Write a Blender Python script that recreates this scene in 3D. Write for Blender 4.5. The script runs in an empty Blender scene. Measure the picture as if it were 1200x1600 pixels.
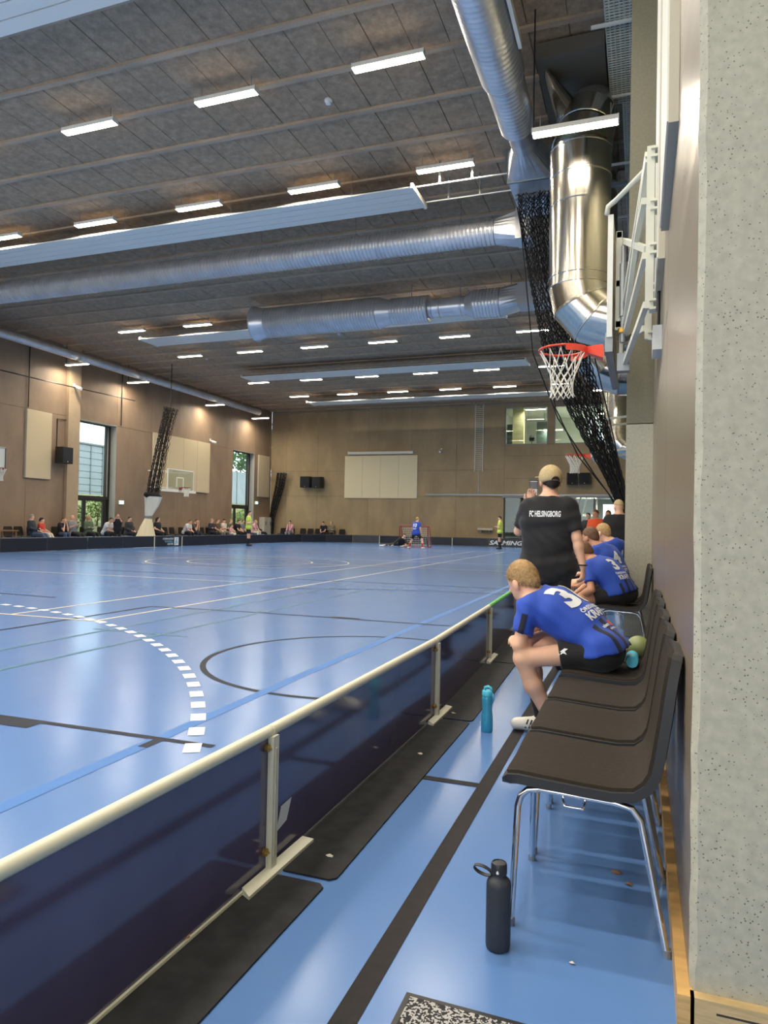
import bpy, bmesh, math, random
import numpy as np
from mathutils import Vector, Matrix, Euler
from mathutils.bvhtree import BVHTree

random.seed(7)
scene = bpy.context.scene
COL = scene.collection
PI = math.pi

# ------------------------------------------------------------------ camera, sky, exposure
CAM_YAW, CAM_PITCH, CAM_ROLL, CAM_F = 0.348261, 0.0179475, 0.0196574, 1101.84
cam_data = bpy.data.cameras.new('camera')
cam = bpy.data.objects.new('camera', cam_data)
COL.objects.link(cam)
_fw = Vector((-math.sin(CAM_YAW) * math.cos(CAM_PITCH), math.cos(CAM_YAW) * math.cos(CAM_PITCH), math.sin(CAM_PITCH)))
_r0 = Vector((math.cos(CAM_YAW), math.sin(CAM_YAW), 0))
_u0 = _r0.cross(_fw)
_r = math.cos(CAM_ROLL) * _r0 + math.sin(CAM_ROLL) * _u0
_u = math.cos(CAM_ROLL) * _u0 - math.sin(CAM_ROLL) * _r0
cam.matrix_world = Matrix(((_r.x, _u.x, -_fw.x, 0.0), (_r.y, _u.y, -_fw.y, 0.0), (_r.z, _u.z, -_fw.z, 1.2), (0, 0, 0, 1)))
cam_data.sensor_fit = 'VERTICAL'
cam_data.sensor_height = 36.0
cam_data.sensor_width = 27.0
cam_data.lens = CAM_F / 1600.0 * 36.0
cam_data.clip_start = 0.05
cam_data.clip_end = 300
scene.camera = cam

world = bpy.data.worlds.new('overcast_sky')
scene.world = world
world.use_nodes = True
_bg = world.node_tree.nodes['Background']
_bg.inputs[0].default_value = (0.90, 0.96, 1.0, 1)
_bg.inputs[1].default_value = 2.0

scene.view_settings.view_transform = 'Standard'
scene.view_settings.look = 'None'
scene.view_settings.exposure = 0.98
scene.view_settings.gamma = 1.0
scene.view_settings.use_curve_mapping = False
scene.cycles.max_bounces = 7
scene.cycles.diffuse_bounces = 4
scene.cycles.glossy_bounces = 4
scene.cycles.transmission_bounces = 6
scene.cycles.transparent_max_bounces = 10
scene.cycles.caustics_reflective = False
scene.cycles.caustics_refractive = False
scene.cycles.sample_clamp_indirect = 6.0
LAMP = 150.0            # radiance of the fluorescent strips

# ------------------------------------------------------------------ room dimensions (metres)
XR = 0.127             # near right-hand wall face
XL = -24.3             # left wall face
YF = 43.6              # far wall face
YB = -7.0              # wall behind the viewpoint
ZC = 8.95              # underside of the ceiling slabs

# ------------------------------------------------------------------ materials
def lin(c):
    return tuple(((v / 255.0) / 12.92 if v / 255.0 <= 0.04045 else ((v / 255.0 + 0.055) / 1.055) ** 2.4) for v in c)

MATS = {}
def mat(name, rgb=(128, 128, 128), rough=0.6, metal=0.0, spec=0.5, noise=None, bump=None, emit=None, trans=0.0, alpha=1.0, aniso=None, coat=0.0, sheen=0.0):
    """noise=(scale, amount, detail[, stretch])  bump=(scale, strength[, distance])"""
    if name in MATS:
        return MATS[name]
    m = bpy.data.materials.new(name)
    m.use_nodes = True
    nt = m.node_tree
    b = nt.nodes['Principled BSDF']
    c = lin(rgb)
    b.inputs['Base Color'].default_value = (*c, 1)
    b.inputs['Roughness'].default_value = rough
    b.inputs['Metallic'].default_value = metal
    b.inputs['Specular IOR Level'].default_value = spec
    b.inputs['Transmission Weight'].default_value = trans
    b.inputs['Alpha'].default_value = alpha
    b.inputs['Coat Weight'].default_value = coat
    b.inputs['Sheen Weight'].default_value = sheen
    if emit:
        b.inputs['Emission Color'].default_value = (*lin(emit[0]), 1)
        b.inputs['Emission Strength'].default_value = emit[1]
    pos = None
    if noise or bump:
        pos = nt.nodes.new('ShaderNodeNewGeometry')
    if noise:
        sc, amt, det = noise[0], noise[1], noise[2]
        vec = pos.outputs['Position']
        if len(noise) > 3:
            mp = nt.nodes.new('ShaderNodeMapping')
            mp.inputs['Scale'].default_value = noise[3]
            nt.links.new(vec, mp.inputs['Vector'])
            vec = mp.outputs['Vector']
        n = nt.nodes.new('ShaderNodeTexNoise')
        n.inputs['Scale'].default_value = sc
        n.inputs['Detail'].default_value = det
        nt.links.new(vec, n.inputs['Vector'])
        r = nt.nodes.new('ShaderNodeValToRGB')
        r.color_ramp.elements[0].position = 0.28
        r.color_ramp.elements[1].position = 0.72
        r.color_ramp.elements[0].color = (*[v * (1 - amt) for v in c], 1)
        r.color_ramp.elements[1].color = (*[min(1, v * (1 + amt)) for v in c], 1)
        nt.links.new(n.outputs['Fac'], r.inputs['Fac'])
        nt.links.new(r.outputs['Color'], b.inputs['Base Color'])
    if bump:
        n2 = nt.nodes.new('ShaderNodeTexNoise')
        n2.inputs['Scale'].default_value = bump[0]
        n2.inputs['Detail'].default_value = 4
        nt.links.new(pos.outputs['Position'], n2.inputs['Vector'])
        bp = nt.nodes.new('ShaderNodeBump')
        bp.inputs['Strength'].default_value = bump[1]
        bp.inputs['Distance'].default_value = bump[2] if len(bump) > 2 else 0.01
        nt.links.new(n2.outputs['Fac'], bp.inputs['Height'])
        nt.links.new(bp.outputs['Normal'], b.inputs['Normal'])
    MATS[name] = m
    return m

def concrete(name, rgb, rough=0.55, pits=0.0, blotch=0.16, stretch=(1, 1, 0.5), spec=0.5, pit_scale=55):
    """cast concrete: cloudy tone, fine grain and (optionally) dark air holes"""
    m = bpy.data.materials.new(name)
    m.use_nodes = True
    nt = m.node_tree
    L = nt.links
    b = nt.nodes['Principled BSDF']
    b.inputs['Roughness'].default_value = rough
    b.inputs['Specular IOR Level'].default_value = spec
    g = nt.nodes.new('ShaderNodeNewGeometry')
    mp = nt.nodes.new('ShaderNodeMapping')
    mp.inputs['Scale'].default_value = stretch
    L.new(g.outputs['Position'], mp.inputs['Vector'])
    n1 = nt.nodes.new('ShaderNodeTexNoise'); n1.inputs['Scale'].default_value = 0.9; n1.inputs['Detail'].default_value = 8; n1.inputs['Roughness'].default_value = 0.62
    n2 = nt.nodes.new('ShaderNodeTexNoise'); n2.inputs['Scale'].default_value = 40; n2.inputs['Detail'].default_value = 3
    L.new(mp.outputs['Vector'], n1.inputs['Vector']); L.new(g.outputs['Position'], n2.inputs['Vector'])
    c = lin(rgb)
    r = nt.nodes.new('ShaderNodeValToRGB')
    r.color_ramp.elements[0].position = 0.3; r.color_ramp.elements[1].position = 0.7
    r.color_ramp.elements[0].color = (*[v * (1 - blotch) for v in c], 1)
    r.color_ramp.elements[1].color = (*[v * (1 + blotch) for v in c], 1)
    L.new(n1.outputs['Fac'], r.inputs['Fac'])
    mx = nt.nodes.new('ShaderNodeMix'); mx.data_type = 'RGBA'; mx.blend_type = 'OVERLAY'
    mx.inputs['Factor'].default_value = 0.25
    L.new(r.outputs['Color'], mx.inputs['A']); L.new(n2.outputs['Fac'], mx.inputs['B'])
    col = mx.outputs['Result']
    bp = nt.nodes.new('ShaderNodeBump'); bp.inputs['Strength'].default_value = 0.15; bp.inputs['Distance'].default_value = 0.005
    L.new(n2.outputs['Fac'], bp.inputs['Height'])
    if pits > 0:
        v = nt.nodes.new('ShaderNodeTexVoronoi'); v.inputs['Scale'].default_value = pit_scale; v.inputs['Randomness'].default_value = 1.0
        n3 = nt.nodes.new('ShaderNodeTexNoise'); n3.inputs['Scale'].default_value = 9; n3.inputs['Detail'].default_value = 2
        L.new(g.outputs['Position'], v.inputs['Vector']); L.new(g.outputs['Position'], n3.inputs['Vector'])
        mth = nt.nodes.new('ShaderNodeMath'); mth.operation = 'MULTIPLY'
        L.new(n3.outputs['Fac'], mth.inputs[0]); mth.inputs[1].default_value = pits
        lt = nt.nodes.new('ShaderNodeMath'); lt.operation = 'LESS_THAN'
        L.new(v.outputs['Distance'], lt.inputs[0]); L.new(mth.outputs[0], lt.inputs[1])
        m2 = nt.nodes.new('ShaderNodeMix'); m2.data_type = 'RGBA'
        L.new(lt.outputs[0], m2.inputs['Factor']); L.new(col, m2.inputs['A'])
        m2.inputs['B'].default_value = (*[x * 0.34 for x in c], 1)
        col = m2.outputs['Result']
    L.new(col, b.inputs['Base Color']); L.new(bp.outputs['Normal'], b.inputs['Normal'])
    MATS[name] = m
    return m

def glass(name, tint=(225, 235, 232), refl=0.1):
    m = bpy.data.materials.new(name)
    m.use_nodes = True
    nt = m.node_tree
    for n in list(nt.nodes):
        if n.type != 'OUTPUT_MATERIAL':
            nt.nodes.remove(n)
    out = [n for n in nt.nodes if n.type == 'OUTPUT_MATERIAL'][0]
    t = nt.nodes.new('ShaderNodeBsdfTransparent'); t.inputs[0].default_value = (*lin(tint), 1)
    g = nt.nodes.new('ShaderNodeBsdfGlossy'); g.inputs['Roughness'].default_value = 0.02
    f = nt.nodes.new('ShaderNodeLayerWeight'); f.inputs['Blend'].default_value = 0.5
    p = nt.nodes.new('ShaderNodeMath'); p.operation = 'POWER'; p.inputs[1].default_value = 4.0
    nt.links.new(f.outputs['Facing'], p.inputs[0])
    q = nt.nodes.new('ShaderNodeMath'); q.operation = 'MULTIPLY_ADD'; q.inputs[1].default_value = 0.55; q.inputs[2].default_value = 0.04
    nt.links.new(p.outputs[0], q.inputs[0])
    mx = nt.nodes.new('ShaderNodeMixShader')
    nt.links.new(q.outputs[0], mx.inputs[0]); nt.links.new(t.outputs[0], mx.inputs[1]); nt.links.new(g.outputs[0], mx.inputs[2])
    nt.links.new(mx.outputs[0], out.inputs['Surface'])
    MATS[name] = m
    return m

# ------------------------------------------------------------------ mesh builder
class B:
    def __init__(self):
        self.v = []
        self.f = []
    def quad(self, a, b, c, d):
        n = len(self.v); self.v += [tuple(a), tuple(b), tuple(c), tuple(d)]; self.f.append((n, n + 1, n + 2, n + 3)); return self
    def box(self, lo, hi):
        x0, y0, z0 = [min(a, b) for a, b in zip(lo, hi)]; x1, y1, z1 = [max(a, b) for a, b in zip(lo, hi)]
        n = len(self.v)
        self.v += [(x0, y0, z0), (x1, y0, z0), (x1, y1, z0), (x0, y1, z0), (x0, y0, z1), (x1, y0, z1), (x1, y1, z1), (x0, y1, z1)]
        self.f += [tuple(n + i for i in q) for q in ((0, 3, 2, 1), (4, 5, 6, 7), (0, 1, 5, 4), (1, 2, 6, 5), (2, 3, 7, 6), (3, 0, 4, 7))]
        return self
    def bar(self, a, b, w, h, up=(0, 0, 1)):
        """square-section bar from a to b"""
        a, b = Vector(a), Vector(b); d = (b - a).normalized(); up = Vector(up)
        s = d.cross(up)
        if s.length < 1e-4: s = d.cross(Vector((1, 0, 0)))
        s.normalize(); t = s.cross(d)
        n = len(self.v)
        for p in (a, b):
            for i, j in ((-1, -1), (1, -1), (1, 1), (-1, 1)):
                self.v.append(tuple(p + s * (i * w / 2) + t * (j * h / 2)))
        self.f += [(n, n + 3, n + 2, n + 1), (n + 4, n + 5, n + 6, n + 7)]
        for i in range(4):
            j = (i + 1) % 4; self.f.append((n + i, n + j, n + 4 + j, n + 4 + i))
        return self
    def tube(self, pts, r, seg=8, caps=True, closed=False):
        """round tube along a polyline; r a number or a list"""
        P = [Vector(p) for p in pts]; m = len(P)
        R = r if isinstance(r, (list, tuple)) else [r] * m
        n0 = len(self.v); ref = None
        for i in range(m):
            if closed: d = P[(i + 1) % m] - P[i - 1]
            else: d = P[min(i + 1, m - 1)] - P[max(i - 1, 0)]
            d.normalize()
            if ref is None:
                ref = d.cross(Vector((0, 0, 1)))
                if ref.length < 1e-3: ref = d.cross(Vector((1, 0, 0)))
            s = ref - d * ref.dot(d); s.normalize(); ref = s; t = d.cross(s)
            for k in range(seg):
                a = 2 * PI * k / seg
                self.v.append(tuple(P[i] + (s * math.cos(a) + t * math.sin(a)) * R[i]))
        for i in range(m if closed else m - 1):
            a0 = n0 + i * seg; b0 = n0 + ((i + 1) % m) * seg
            for k in range(seg):
                l = (k + 1) % seg; self.f.append((a0 + k, a0 + l, b0 + l, b0 + k))
        if caps and not closed:
            self.f.append(tuple(n0 + k for k in range(seg))[::-1]); self.f.append(tuple(n0 + (m - 1) * seg + k for k in range(seg)))
        return self
    def rings(self, rings, caps=True, closed_u=True):
        """loft a list of equally long rings of points"""
        n0 = len(self.v); s = len(rings[0])
        for r in rings: self.v += [tuple(p) for p in r]
        for i in range(len(rings) - 1):
            for k in range(s if closed_u else s - 1):
                l = (k + 1) % s; self.f.append((n0 + i * s + k, n0 + i * s + l, n0 + (i + 1) * s + l, n0 + (i + 1) * s + k))
        if caps:
            self.f.append(tuple(n0 + k for k in range(s))[::-1]); self.f.append(tuple(n0 + (len(rings) - 1) * s + k for k in range(s)))
        return self
    def lathe(self, prof, seg=24, c=(0, 0, 0), axis='z'):
        """prof: list of (radius, height)"""
        rings = []
        for r, h in prof:
            ring = []
            for k in range(seg):
                a = 2 * PI * k / seg; x, y = r * math.cos(a), r * math.sin(a)
                p = {'z': (x, y, h), 'x': (h, x, y), 'y': (y, h, x)}[axis]
                ring.append((p[0] + c[0], p[1] + c[1], p[2] + c[2]))
            rings.append(ring)
        return self.rings(rings)
    def prism(self, poly, z0, z1):
        n = len(self.v); m = len(poly)
        self.v += [(x, y, z0) for x, y in poly] + [(x, y, z1) for x, y in poly]
        self.f.append(tuple(range(n + m - 1, n - 1, -1))); self.f.append(tuple(range(n + m, n + 2 * m)))
        for i in range(m):
            j = (i + 1) % m; self.f.append((n + i, n + j, n + m + j, n + m + i))
        return self
    def mesh(self, name, m, smooth=False, off=(0, 0, 0)):
        me = bpy.data.meshes.new(name)
        o = off
        me.from_pydata([(x - o[0], y - o[1], z - o[2]) for x, y, z in self.v], [], self.f)
        me.validate()
        if m is not None: me.materials.append(MATS[m] if isinstance(m, str) else m)
        if smooth: me.shade_smooth()
        me.update()
        return me
    def build(self, name, m, parent=None, smooth=False, loc=None, world=False, sharp=None, label=None):
        """loc: verts are world coordinates, object origin set to loc.  world=True: verts are world coordinates, made local to parent (unrotated)."""
        off = (0, 0, 0)
        if world and parent is not None: off = tuple(WORLD_AT.get(parent.name, (0, 0, 0)))
        elif loc is not None: off = loc
        me = self.mesh(name, m, smooth, off)
        if smooth and sharp:
            set_sharp(me, sharp)
        o = bpy.data.objects.new(name, me)
        COL.objects.link(o)
        if parent is not None: o.parent = parent
        elif loc is not None: o.location = loc
        WORLD_AT[o.name] = tuple(off) if parent is None else WORLD_AT.get(parent.name, (0, 0, 0))
        if label: o['label'] = label
        return o

WORLD_AT = {}
def set_sharp(me, ang):
    bm = bmesh.new(); bm.from_mesh(me)
    for e in bm.edges:
        if len(e.link_faces) == 2 and e.calc_face_angle(0) > ang: e.smooth = False
    bm.to_mesh(me); bm.free()

def tag(o, label=None, cat=None, group=None, kind=None):
    if label: o['label'] = label
    if cat: o['category'] = cat
    if group: o['group'] = group
    if kind: o['kind'] = kind
    return o
def thing(name, label, cat, loc=(0, 0, 0), rz=0.0, group=None):
    o = bpy.data.objects.new(name, None); COL.objects.link(o)
    o.empty_display_size = 0.1
    o.location = loc; o.rotation_euler = (0, 0, rz)
    WORLD_AT[o.name] = tuple(loc)
    return tag(o, label, cat, group)
def struct(o, label=None):
    o['kind'] = 'structure'
    if label: o['label'] = label
    return o
def share(name, me, parent, loc=(0, 0, 0), rz=0.0):
    o = bpy.data.objects.new(name, me); COL.objects.link(o); o.parent = parent; o.location = loc; o.rotation_euler = (0, 0, rz)
    return o
def copy_tree(o, parent=None):
    c = o.copy(); COL.objects.link(c)
    if parent is not None: c.parent = parent
    for ch in list(o.children): copy_tree(ch, c)
    return c
ORD = ['first', 'second', 'third', 'fourth', 'fifth', 'sixth', 'seventh', 'eighth', 'ninth', 'tenth', 'eleventh', 'twelfth', 'thirteenth', 'fourteenth', 'fifteenth', 'sixteenth', 'seventeenth', 'eighteenth', 'nineteenth', 'twentieth', 'twenty-first', 'twenty-second', 'twenty-third', 'twenty-fourth', 'twenty-fifth', 'twenty-sixth']

# lettering as flat geometry -----------------------------------------------------------
def text_polys(txt, size, bold=0.0, shear=0.0, sx=1.0, space=1.0):
    """returns centred 2D verts and faces of a line of text, height about size"""
    cu = bpy.data.curves.new('lettering', 'FONT')
    cu.body = txt; cu.size = 1.0; cu.offset = bold; cu.shear = shear; cu.space_character = space; cu.resolution_u = 3
    ob = bpy.data.objects.new('lettering', cu); COL.objects.link(ob)
    dg = bpy.context.evaluated_depsgraph_get()
    me = bpy.data.meshes.new_from_object(ob.evaluated_get(dg))
    vs = [(v.co.x * sx, v.co.y) for v in me.vertices]; fs = [tuple(p.vertices) for p in me.polygons]
    bpy.data.objects.remove(ob); bpy.data.curves.remove(cu); bpy.data.meshes.remove(me)
    x0 = min(v[0] for v in vs); x1 = max(v[0] for v in vs); y0 = min(v[1] for v in vs); y1 = max(v[1] for v in vs)
    s = size / (y1 - y0)
    return [((x - (x0 + x1) / 2) * s, (y - (y0 + y1) / 2) * s) for x, y in vs], fs
def flat_text(name, txt, size, m, parent, origin, ux, uy, lift=0.0, **kw):
    vs, fs = text_polys(txt, size, **kw)
    o = Vector(origin); ux = Vector(ux); uy = Vector(uy); n = ux.cross(uy)
    b = B(); b.v = [tuple(o + ux * x + uy * y + n * lift) for x, y in vs]; b.f = fs
    return b.build(name, m, parent, world=True)

# ------------------------------------------------------------------ palette
concrete('concrete_left', (146, 122, 98), 0.6, pits=0.0, blotch=0.2)
concrete('concrete_trim', (180, 156, 124), 0.6, blotch=0.1)
concrete('concrete_far', (166, 143, 106), 0.6, blotch=0.2)
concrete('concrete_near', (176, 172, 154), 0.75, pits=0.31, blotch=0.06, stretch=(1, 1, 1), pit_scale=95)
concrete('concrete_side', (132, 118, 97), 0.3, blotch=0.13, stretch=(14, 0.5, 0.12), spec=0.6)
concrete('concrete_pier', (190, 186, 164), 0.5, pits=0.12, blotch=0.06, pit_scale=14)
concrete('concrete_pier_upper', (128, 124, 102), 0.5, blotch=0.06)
concrete('ceiling_board', (172, 148, 122), 0.9, blotch=0.26, stretch=(9, 9, 9), spec=0.2)
concrete('ceiling_rib', (184, 162, 138), 0.9, blotch=0.2, stretch=(1, 4, 1), spec=0.2)
mat('joint_dark', (58, 52, 46), 0.9)
mat('white_paint', (242, 236, 222), 0.45)
mat('cream_steel', (214, 213, 196), 0.4)
mat('white_plastic', (228, 228, 222), 0.4)
mat('grey_steel', (150, 154, 156), 0.4, metal=0.6)
mat('galvanised', (214, 213, 213), 0.3, metal=0.65, noise=(3, 0.14, 3))
mat('duct_steel', (214, 213, 213), 0.3, metal=0.65, noise=(2.5, 0.12, 3))
mat('stainless', (206, 200, 186), 0.17, metal=1.0, noise=(5, 0.06, 2, (6, 6, 0.4)))
mat('chrome', (225, 226, 228), 0.08, metal=1.0)
mat('brass', (196, 158, 80), 0.35, metal=0.9)
mat('oak', (205, 164, 104), 0.45, noise=(6, 0.22, 6, (0.6, 3.0, 14)))
mat('oak_end', (200, 172, 124), 0.5, noise=(6, 0.2, 6, (1.5, 2, 18)))
mat('black_plastic', (26, 26, 28), 0.45)
mat('black_fabric', (24, 24, 27), 0.85, sheen=0.15, noise=(20, 0.15, 3))
mat('rubber_mat', (44, 44, 45), 0.6, spec=0.2, noise=(14, 0.4, 8))
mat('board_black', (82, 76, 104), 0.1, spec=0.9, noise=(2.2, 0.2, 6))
mat('board_far', (30, 32, 42), 0.35)
mat('board_white', (222, 219, 196), 0.35)
mat('board_green', (96, 196, 92), 0.4)
mat('tape_black', (34, 31, 32), 0.6, spec=0.2, noise=(30, 0.25, 4))
mat('line_white', (226, 230, 232), 0.45)
mat('line_cream', (208, 196, 172), 0.45)
mat('line_black', (32, 36, 50), 0.5, spec=0.15)
mat('line_green', (70, 114, 136), 0.45, spec=0.3)
mat('line_blue', (66, 118, 186), 0.45, spec=0.3)
mat('lamp_glow', (255, 246, 222), 0.5, emit=((255, 246, 230), LAMP))
mat('lamp_side', (255, 246, 222), 0.5, emit=((255, 236, 200), LAMP * 0.07))
mat('sign_green', (120, 220, 160), 0.5, emit=((150, 240, 190), 1.6))
mat('screen_white', (236, 220, 178), 0.8)
mat('panel_beige', (208, 188, 150), 0.8)
mat('panel_edge', (204, 196, 174), 0.7)
mat('panel_pale', (224, 222, 208), 0.7)
mat('frame_dark', (44, 40, 36), 0.45)
mat('frame_grey', (150, 152, 146), 0.5)
mat('reveal_grey', (176, 172, 160), 0.7)
mat('plenum_grey', (112, 106, 94), 0.7)
mat('net_black', (17, 17, 20), 0.9)
mat('net_brown', (40, 34, 30), 0.9)
mat('net_white', (232, 228, 214), 0.8)
mat('canvas_white', (214, 212, 200), 0.8)
mat('canvas_cream', (226, 212, 178), 0.85)
mat('hoop_red', (222, 66, 38), 0.35)
mat('hoop_dark_red', (150, 52, 40), 0.4)
mat('backboard_white', (226, 226, 218), 0.3)
mat('sky_cladding', (150, 156, 162), 0.6, noise=(1.2, 0.05, 3))
mat('cladding_dark', (116, 122, 128), 0.6)
mat('grass', (122, 124, 70), 0.9, noise=(1.6, 0.45, 6))
mat('leaf_green', (112, 128, 62), 0.7, noise=(3, 0.35, 3))
mat('leaf_dark', (70, 104, 62), 0.7, noise=(3, 0.3, 3))
mat('lobby_white', (206, 208, 200), 0.7)
mat('lobby_grey', (150, 160, 156), 0.6)
mat('lobby_dark', (58, 72, 70), 0.5)
mat('warm_white', (238, 226, 178), 0.7)
mat('wood_brown', (140, 100, 66), 0.6)
glass('window_glass', (236, 244, 244))
glass('lobby_glass', (222, 230, 224))

# ------------------------------------------------------------------ floor
fm = bpy.data.materials.new('sports_floor'); fm.use_nodes = True; MATS['sports_floor'] = fm
_nt = fm.node_tree; _b = _nt.nodes['Principled BSDF']
_g = _nt.nodes.new('ShaderNodeNewGeometry')
_n = _nt.nodes.new('ShaderNodeTexNoise'); _n.inputs['Scale'].default_value = 0.7; _n.inputs['Detail'].default_value = 6
_nt.links.new(_g.outputs['Position'], _n.inputs['Vector'])
_r = _nt.nodes.new('ShaderNodeValToRGB')
_r.color_ramp.elements[0].position = 0.3; _r.color_ramp.elements[1].position = 0.7
_r.color_ramp.elements[0].color = (*lin((91, 128, 184)), 1); _r.color_ramp.elements[1].color = (*lin((96, 134, 191)), 1)
_nt.links.new(_n.outputs['Fac'], _r.inputs['Fac']); _nt.links.new(_r.outputs['Color'], _b.inputs['Base Color'])
_n2 = _nt.nodes.new('ShaderNodeTexNoise'); _n2.inputs['Scale'].default_value = 2.2; _n2.inputs['Detail'].default_value = 5
_nt.links.new(_g.outputs['Position'], _n2.inputs['Vector'])
_mr = _nt.nodes.new('ShaderNodeMapRange'); _mr.inputs['To Min'].default_value = 0.18; _mr.inputs['To Max'].default_value = 0.22
_nt.links.new(_n2.outputs['Fac'], _mr.inputs['Value']); _nt.links.new(_mr.outputs['Result'], _b.inputs['Roughness'])
_b.inputs['Specular IOR Level'].default_value = 0.32

floor = B().box((XL - 0.5, YB - 0.3, -0.12), (1.75, YF + 0.3, 0.0)).build('floor', 'sports_floor')
struct(floor, 'glossy blue sports floor with court lines')

ZL = 0.0015
_lz = [0]
def floor_z():
    _lz[0] += 1
    return ZL + (_lz[0] % 12) * 0.00012
def line(pts, w, m, name='court_line', closed=False):
    """painted line as a flat ribbon of width w along pts"""
    b = B(); z = floor_z(); P = [Vector((p[0], p[1], 0)) for p in pts]; n = len(P); L = []; R_ = []
    for i in range(n):
        d = (P[(i + 1) % n] - P[i - 1]) if closed else (P[min(i + 1, n - 1)] - P[max(i - 1, 0)])
        d.normalize(); s = Vector((-d.y, d.x, 0)) * w / 2
        L.append(P[i] + s); R_.append(P[i] - s)
    for i in range(n if closed else n - 1):
        j = (i + 1) % n
        b.quad((R_[i].x, R_[i].y, z), (R_[j].x, R_[j].y, z), (L[j].x, L[j].y, z), (L[i].x, L[i].y, z))
    return b.build(name, m, floor)
def arc(cx, cy, r, a0, a1, n=48):
    return [(cx + r * math.cos(a0 + (a1 - a0) * i / n), cy + r * math.sin(a0 + (a1 - a0) * i / n)) for i in range(n + 1)]

# handball free-throw line in dashes (one mesh shared)
CX = -11.1
dash_me = B().quad((-0.078, -0.045, 0), (0.078, -0.045, 0), (0.078, 0.045, 0), (-0.078, 0.045, 0)).mesh('line_dash', 'line_white')
def dash(x, y, a):
    o = share('line_dash', dash_me, floor, (x, y, ZL + 0.0014), a)
RD, DCX, DCY = 8.52, -9.6, -1.05
a = 0.520
while a < PI / 2:
    dash(DCX + RD * math.cos(a), DCY + RD * math.sin(a), a + PI / 2); a += 0.0352
x = DCX - 0.15
while x > -12.6:
    dash(x, DCY + RD, 0); x -= 0.3
a = PI / 2
while a < 2.4:
    dash(-12.6 + RD * math.cos(a), DCY + RD * math.sin(a), a + PI / 2); a += 0.0352
line(arc(-2.25, 5.77, 1.37, 0.83, 2 * PI - 0.83, 56), 0.05, 'line_black')
line([(-2.42, -5), (-2.47, 3.2), (-2.49, 5), (-2.48, 36)], 0.085, 'line_blue')
line([(-6.5, 3.2), (-2.12, 3.25)], 0.05, 'line_black')
line([(-3.62, 3.155), (-3.27, 3.165)], 0.11, 'line_black')
line([(-2.455, 3.23), (-2.455, 3.09)], 0.06, 'line_black')
line([(-2.12, 8.24), (-4.75, 8.26), (-6.4, 8.13)], 0.05, 'line_black')
line([(-3.73, 8.33), (-3.32, 8.32)], 0.09, 'line_black')
line([(-2.46, 8.3), (-2.46, 8.2)], 0.09, 'line_black')
line([(-6.36, 3.2), (-6.37, 8.15)], 0.05, 'line_black')
line([(-7.45, 6.64), (-5.85, 6.67)], 0.05, 'line_cream')
line([(-14.0, 6.62), (-7.45, 6.64)], 0.05, 'line_cream')
line([(-6.02, 6.66), (-6.07, 33.5)], 0.05, 'line_cream')
line([(-7.3, 6.64), (-7.45, 33.5)], 0.05, 'line_cream')
line([(-2.1, 33.5), (-14, 33.5)], 0.05, 'line_cream')
line([(-14.5, 12.05), (-7.6, 12.3)], 0.05, 'line_cream')
line([(-4.7, 2.0), (-4.72, 12.1)], 0.05, 'line_green')
line([(-5.4, 2.0), (-5.43, 13.3)], 0.05, 'line_green')
line([(-4.4, 6.2), (-5.6, 6.2)], 0.04, 'line_green')
line([(-6.5, 11.4), (-4.1, 12.35), (-1.6, 12.7)], 0.05, 'line_black')
line([(-12, 13.4), (-1.4, 13.7)], 0.05, 'line_black')
line([(-21, 18.95), (-1.6, 19.0)], 0.05, 'line_cream')
line([(-20, 9.0), (-8.3, 8.35)], 0.045, 'line_black')
line([(-17, 15.6), (-9, 16.1)], 0.045, 'line_black')
line([(-18, 22), (-2, 22.3)], 0.045, 'line_cream')
line([(-18, 27), (-6, 26.6)], 0.045, 'line_cream')
line([(-9.6, 31.3), (-8.2, 29.9), (-5.2, 30.2)], 0.05, 'line_black')
line(arc(-11.07, 18.75, 1.86, 0, 2 * PI, 48)[:-1], 0.055, 'line_cream', closed=True)
line(arc(-11.1, 18.75, 3.0, 0, 2 * PI, 60)[:-1], 0.05, 'line_cream', closed=True)
# black tape along the chairs and its cross strip
line([(-0.655, -3), (-0.658, 5.2), (-0.66, 9.5)], 0.066, 'tape_black', 'tape_strip')
line([(-1.15, 3.25), (-0.66, 3.25)], 0.05, 'tape_black', 'tape_strip')

# ------------------------------------------------------------------ ceiling: slabs, ribs, boards
ceiling = B().box((XL - 0.5, YB - 0.3, ZC + 0.06), (1.75, YF + 0.3, ZC + 0.3)).build('ceiling', 'joint_dark')
struct(ceiling, 'grey brown wood-wool board ceiling with cross ribs')
RP, CP = 1.25, 0.61
rib_me = B().box((XL, -0.055, ZC - 0.05), (0.12, 0.055, ZC + 0.06)).mesh('rib', 'ceiling_rib')
y = 9.6 - RP * 12
ribs = []
while y < YF - 0.2:
    ribs.append(y); y += RP
for y in ribs:
    share('rib', rib_me, ceiling, (0, y, 0))
pb = B().box((-CP / 2 + 0.006, -RP / 2 + 0.05, ZC), (CP / 2 - 0.006, RP / 2 - 0.05, ZC + 0.06))
panel_me = pb.mesh('ceiling_board', 'ceiling_board')
cells = []
ncol = int((0.1 - XL) / CP)
for y in ribs[:-1]:
    for i in range(ncol + 1):
        x = 0.1 - CP * (i + 0.5)
        if x - CP / 2 > XL - 0.3:
            cells.append((x, y + RP / 2, random.uniform(-0.006, 0.006)))
def seen(c):   # in front of the viewpoint and inside its field of view
    d = Vector((c[0], c[1], 7.75)); z = d.dot(_fw)
    if z < 1: return False
    X = CAM_F * d.dot(_r) / z; Y = CAM_F * d.dot(_u) / z
    return abs(X) < 640 and abs(Y) < 860
_r = math.cos(CAM_ROLL) * _r0 + math.sin(CAM_ROLL) * _u0
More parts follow.
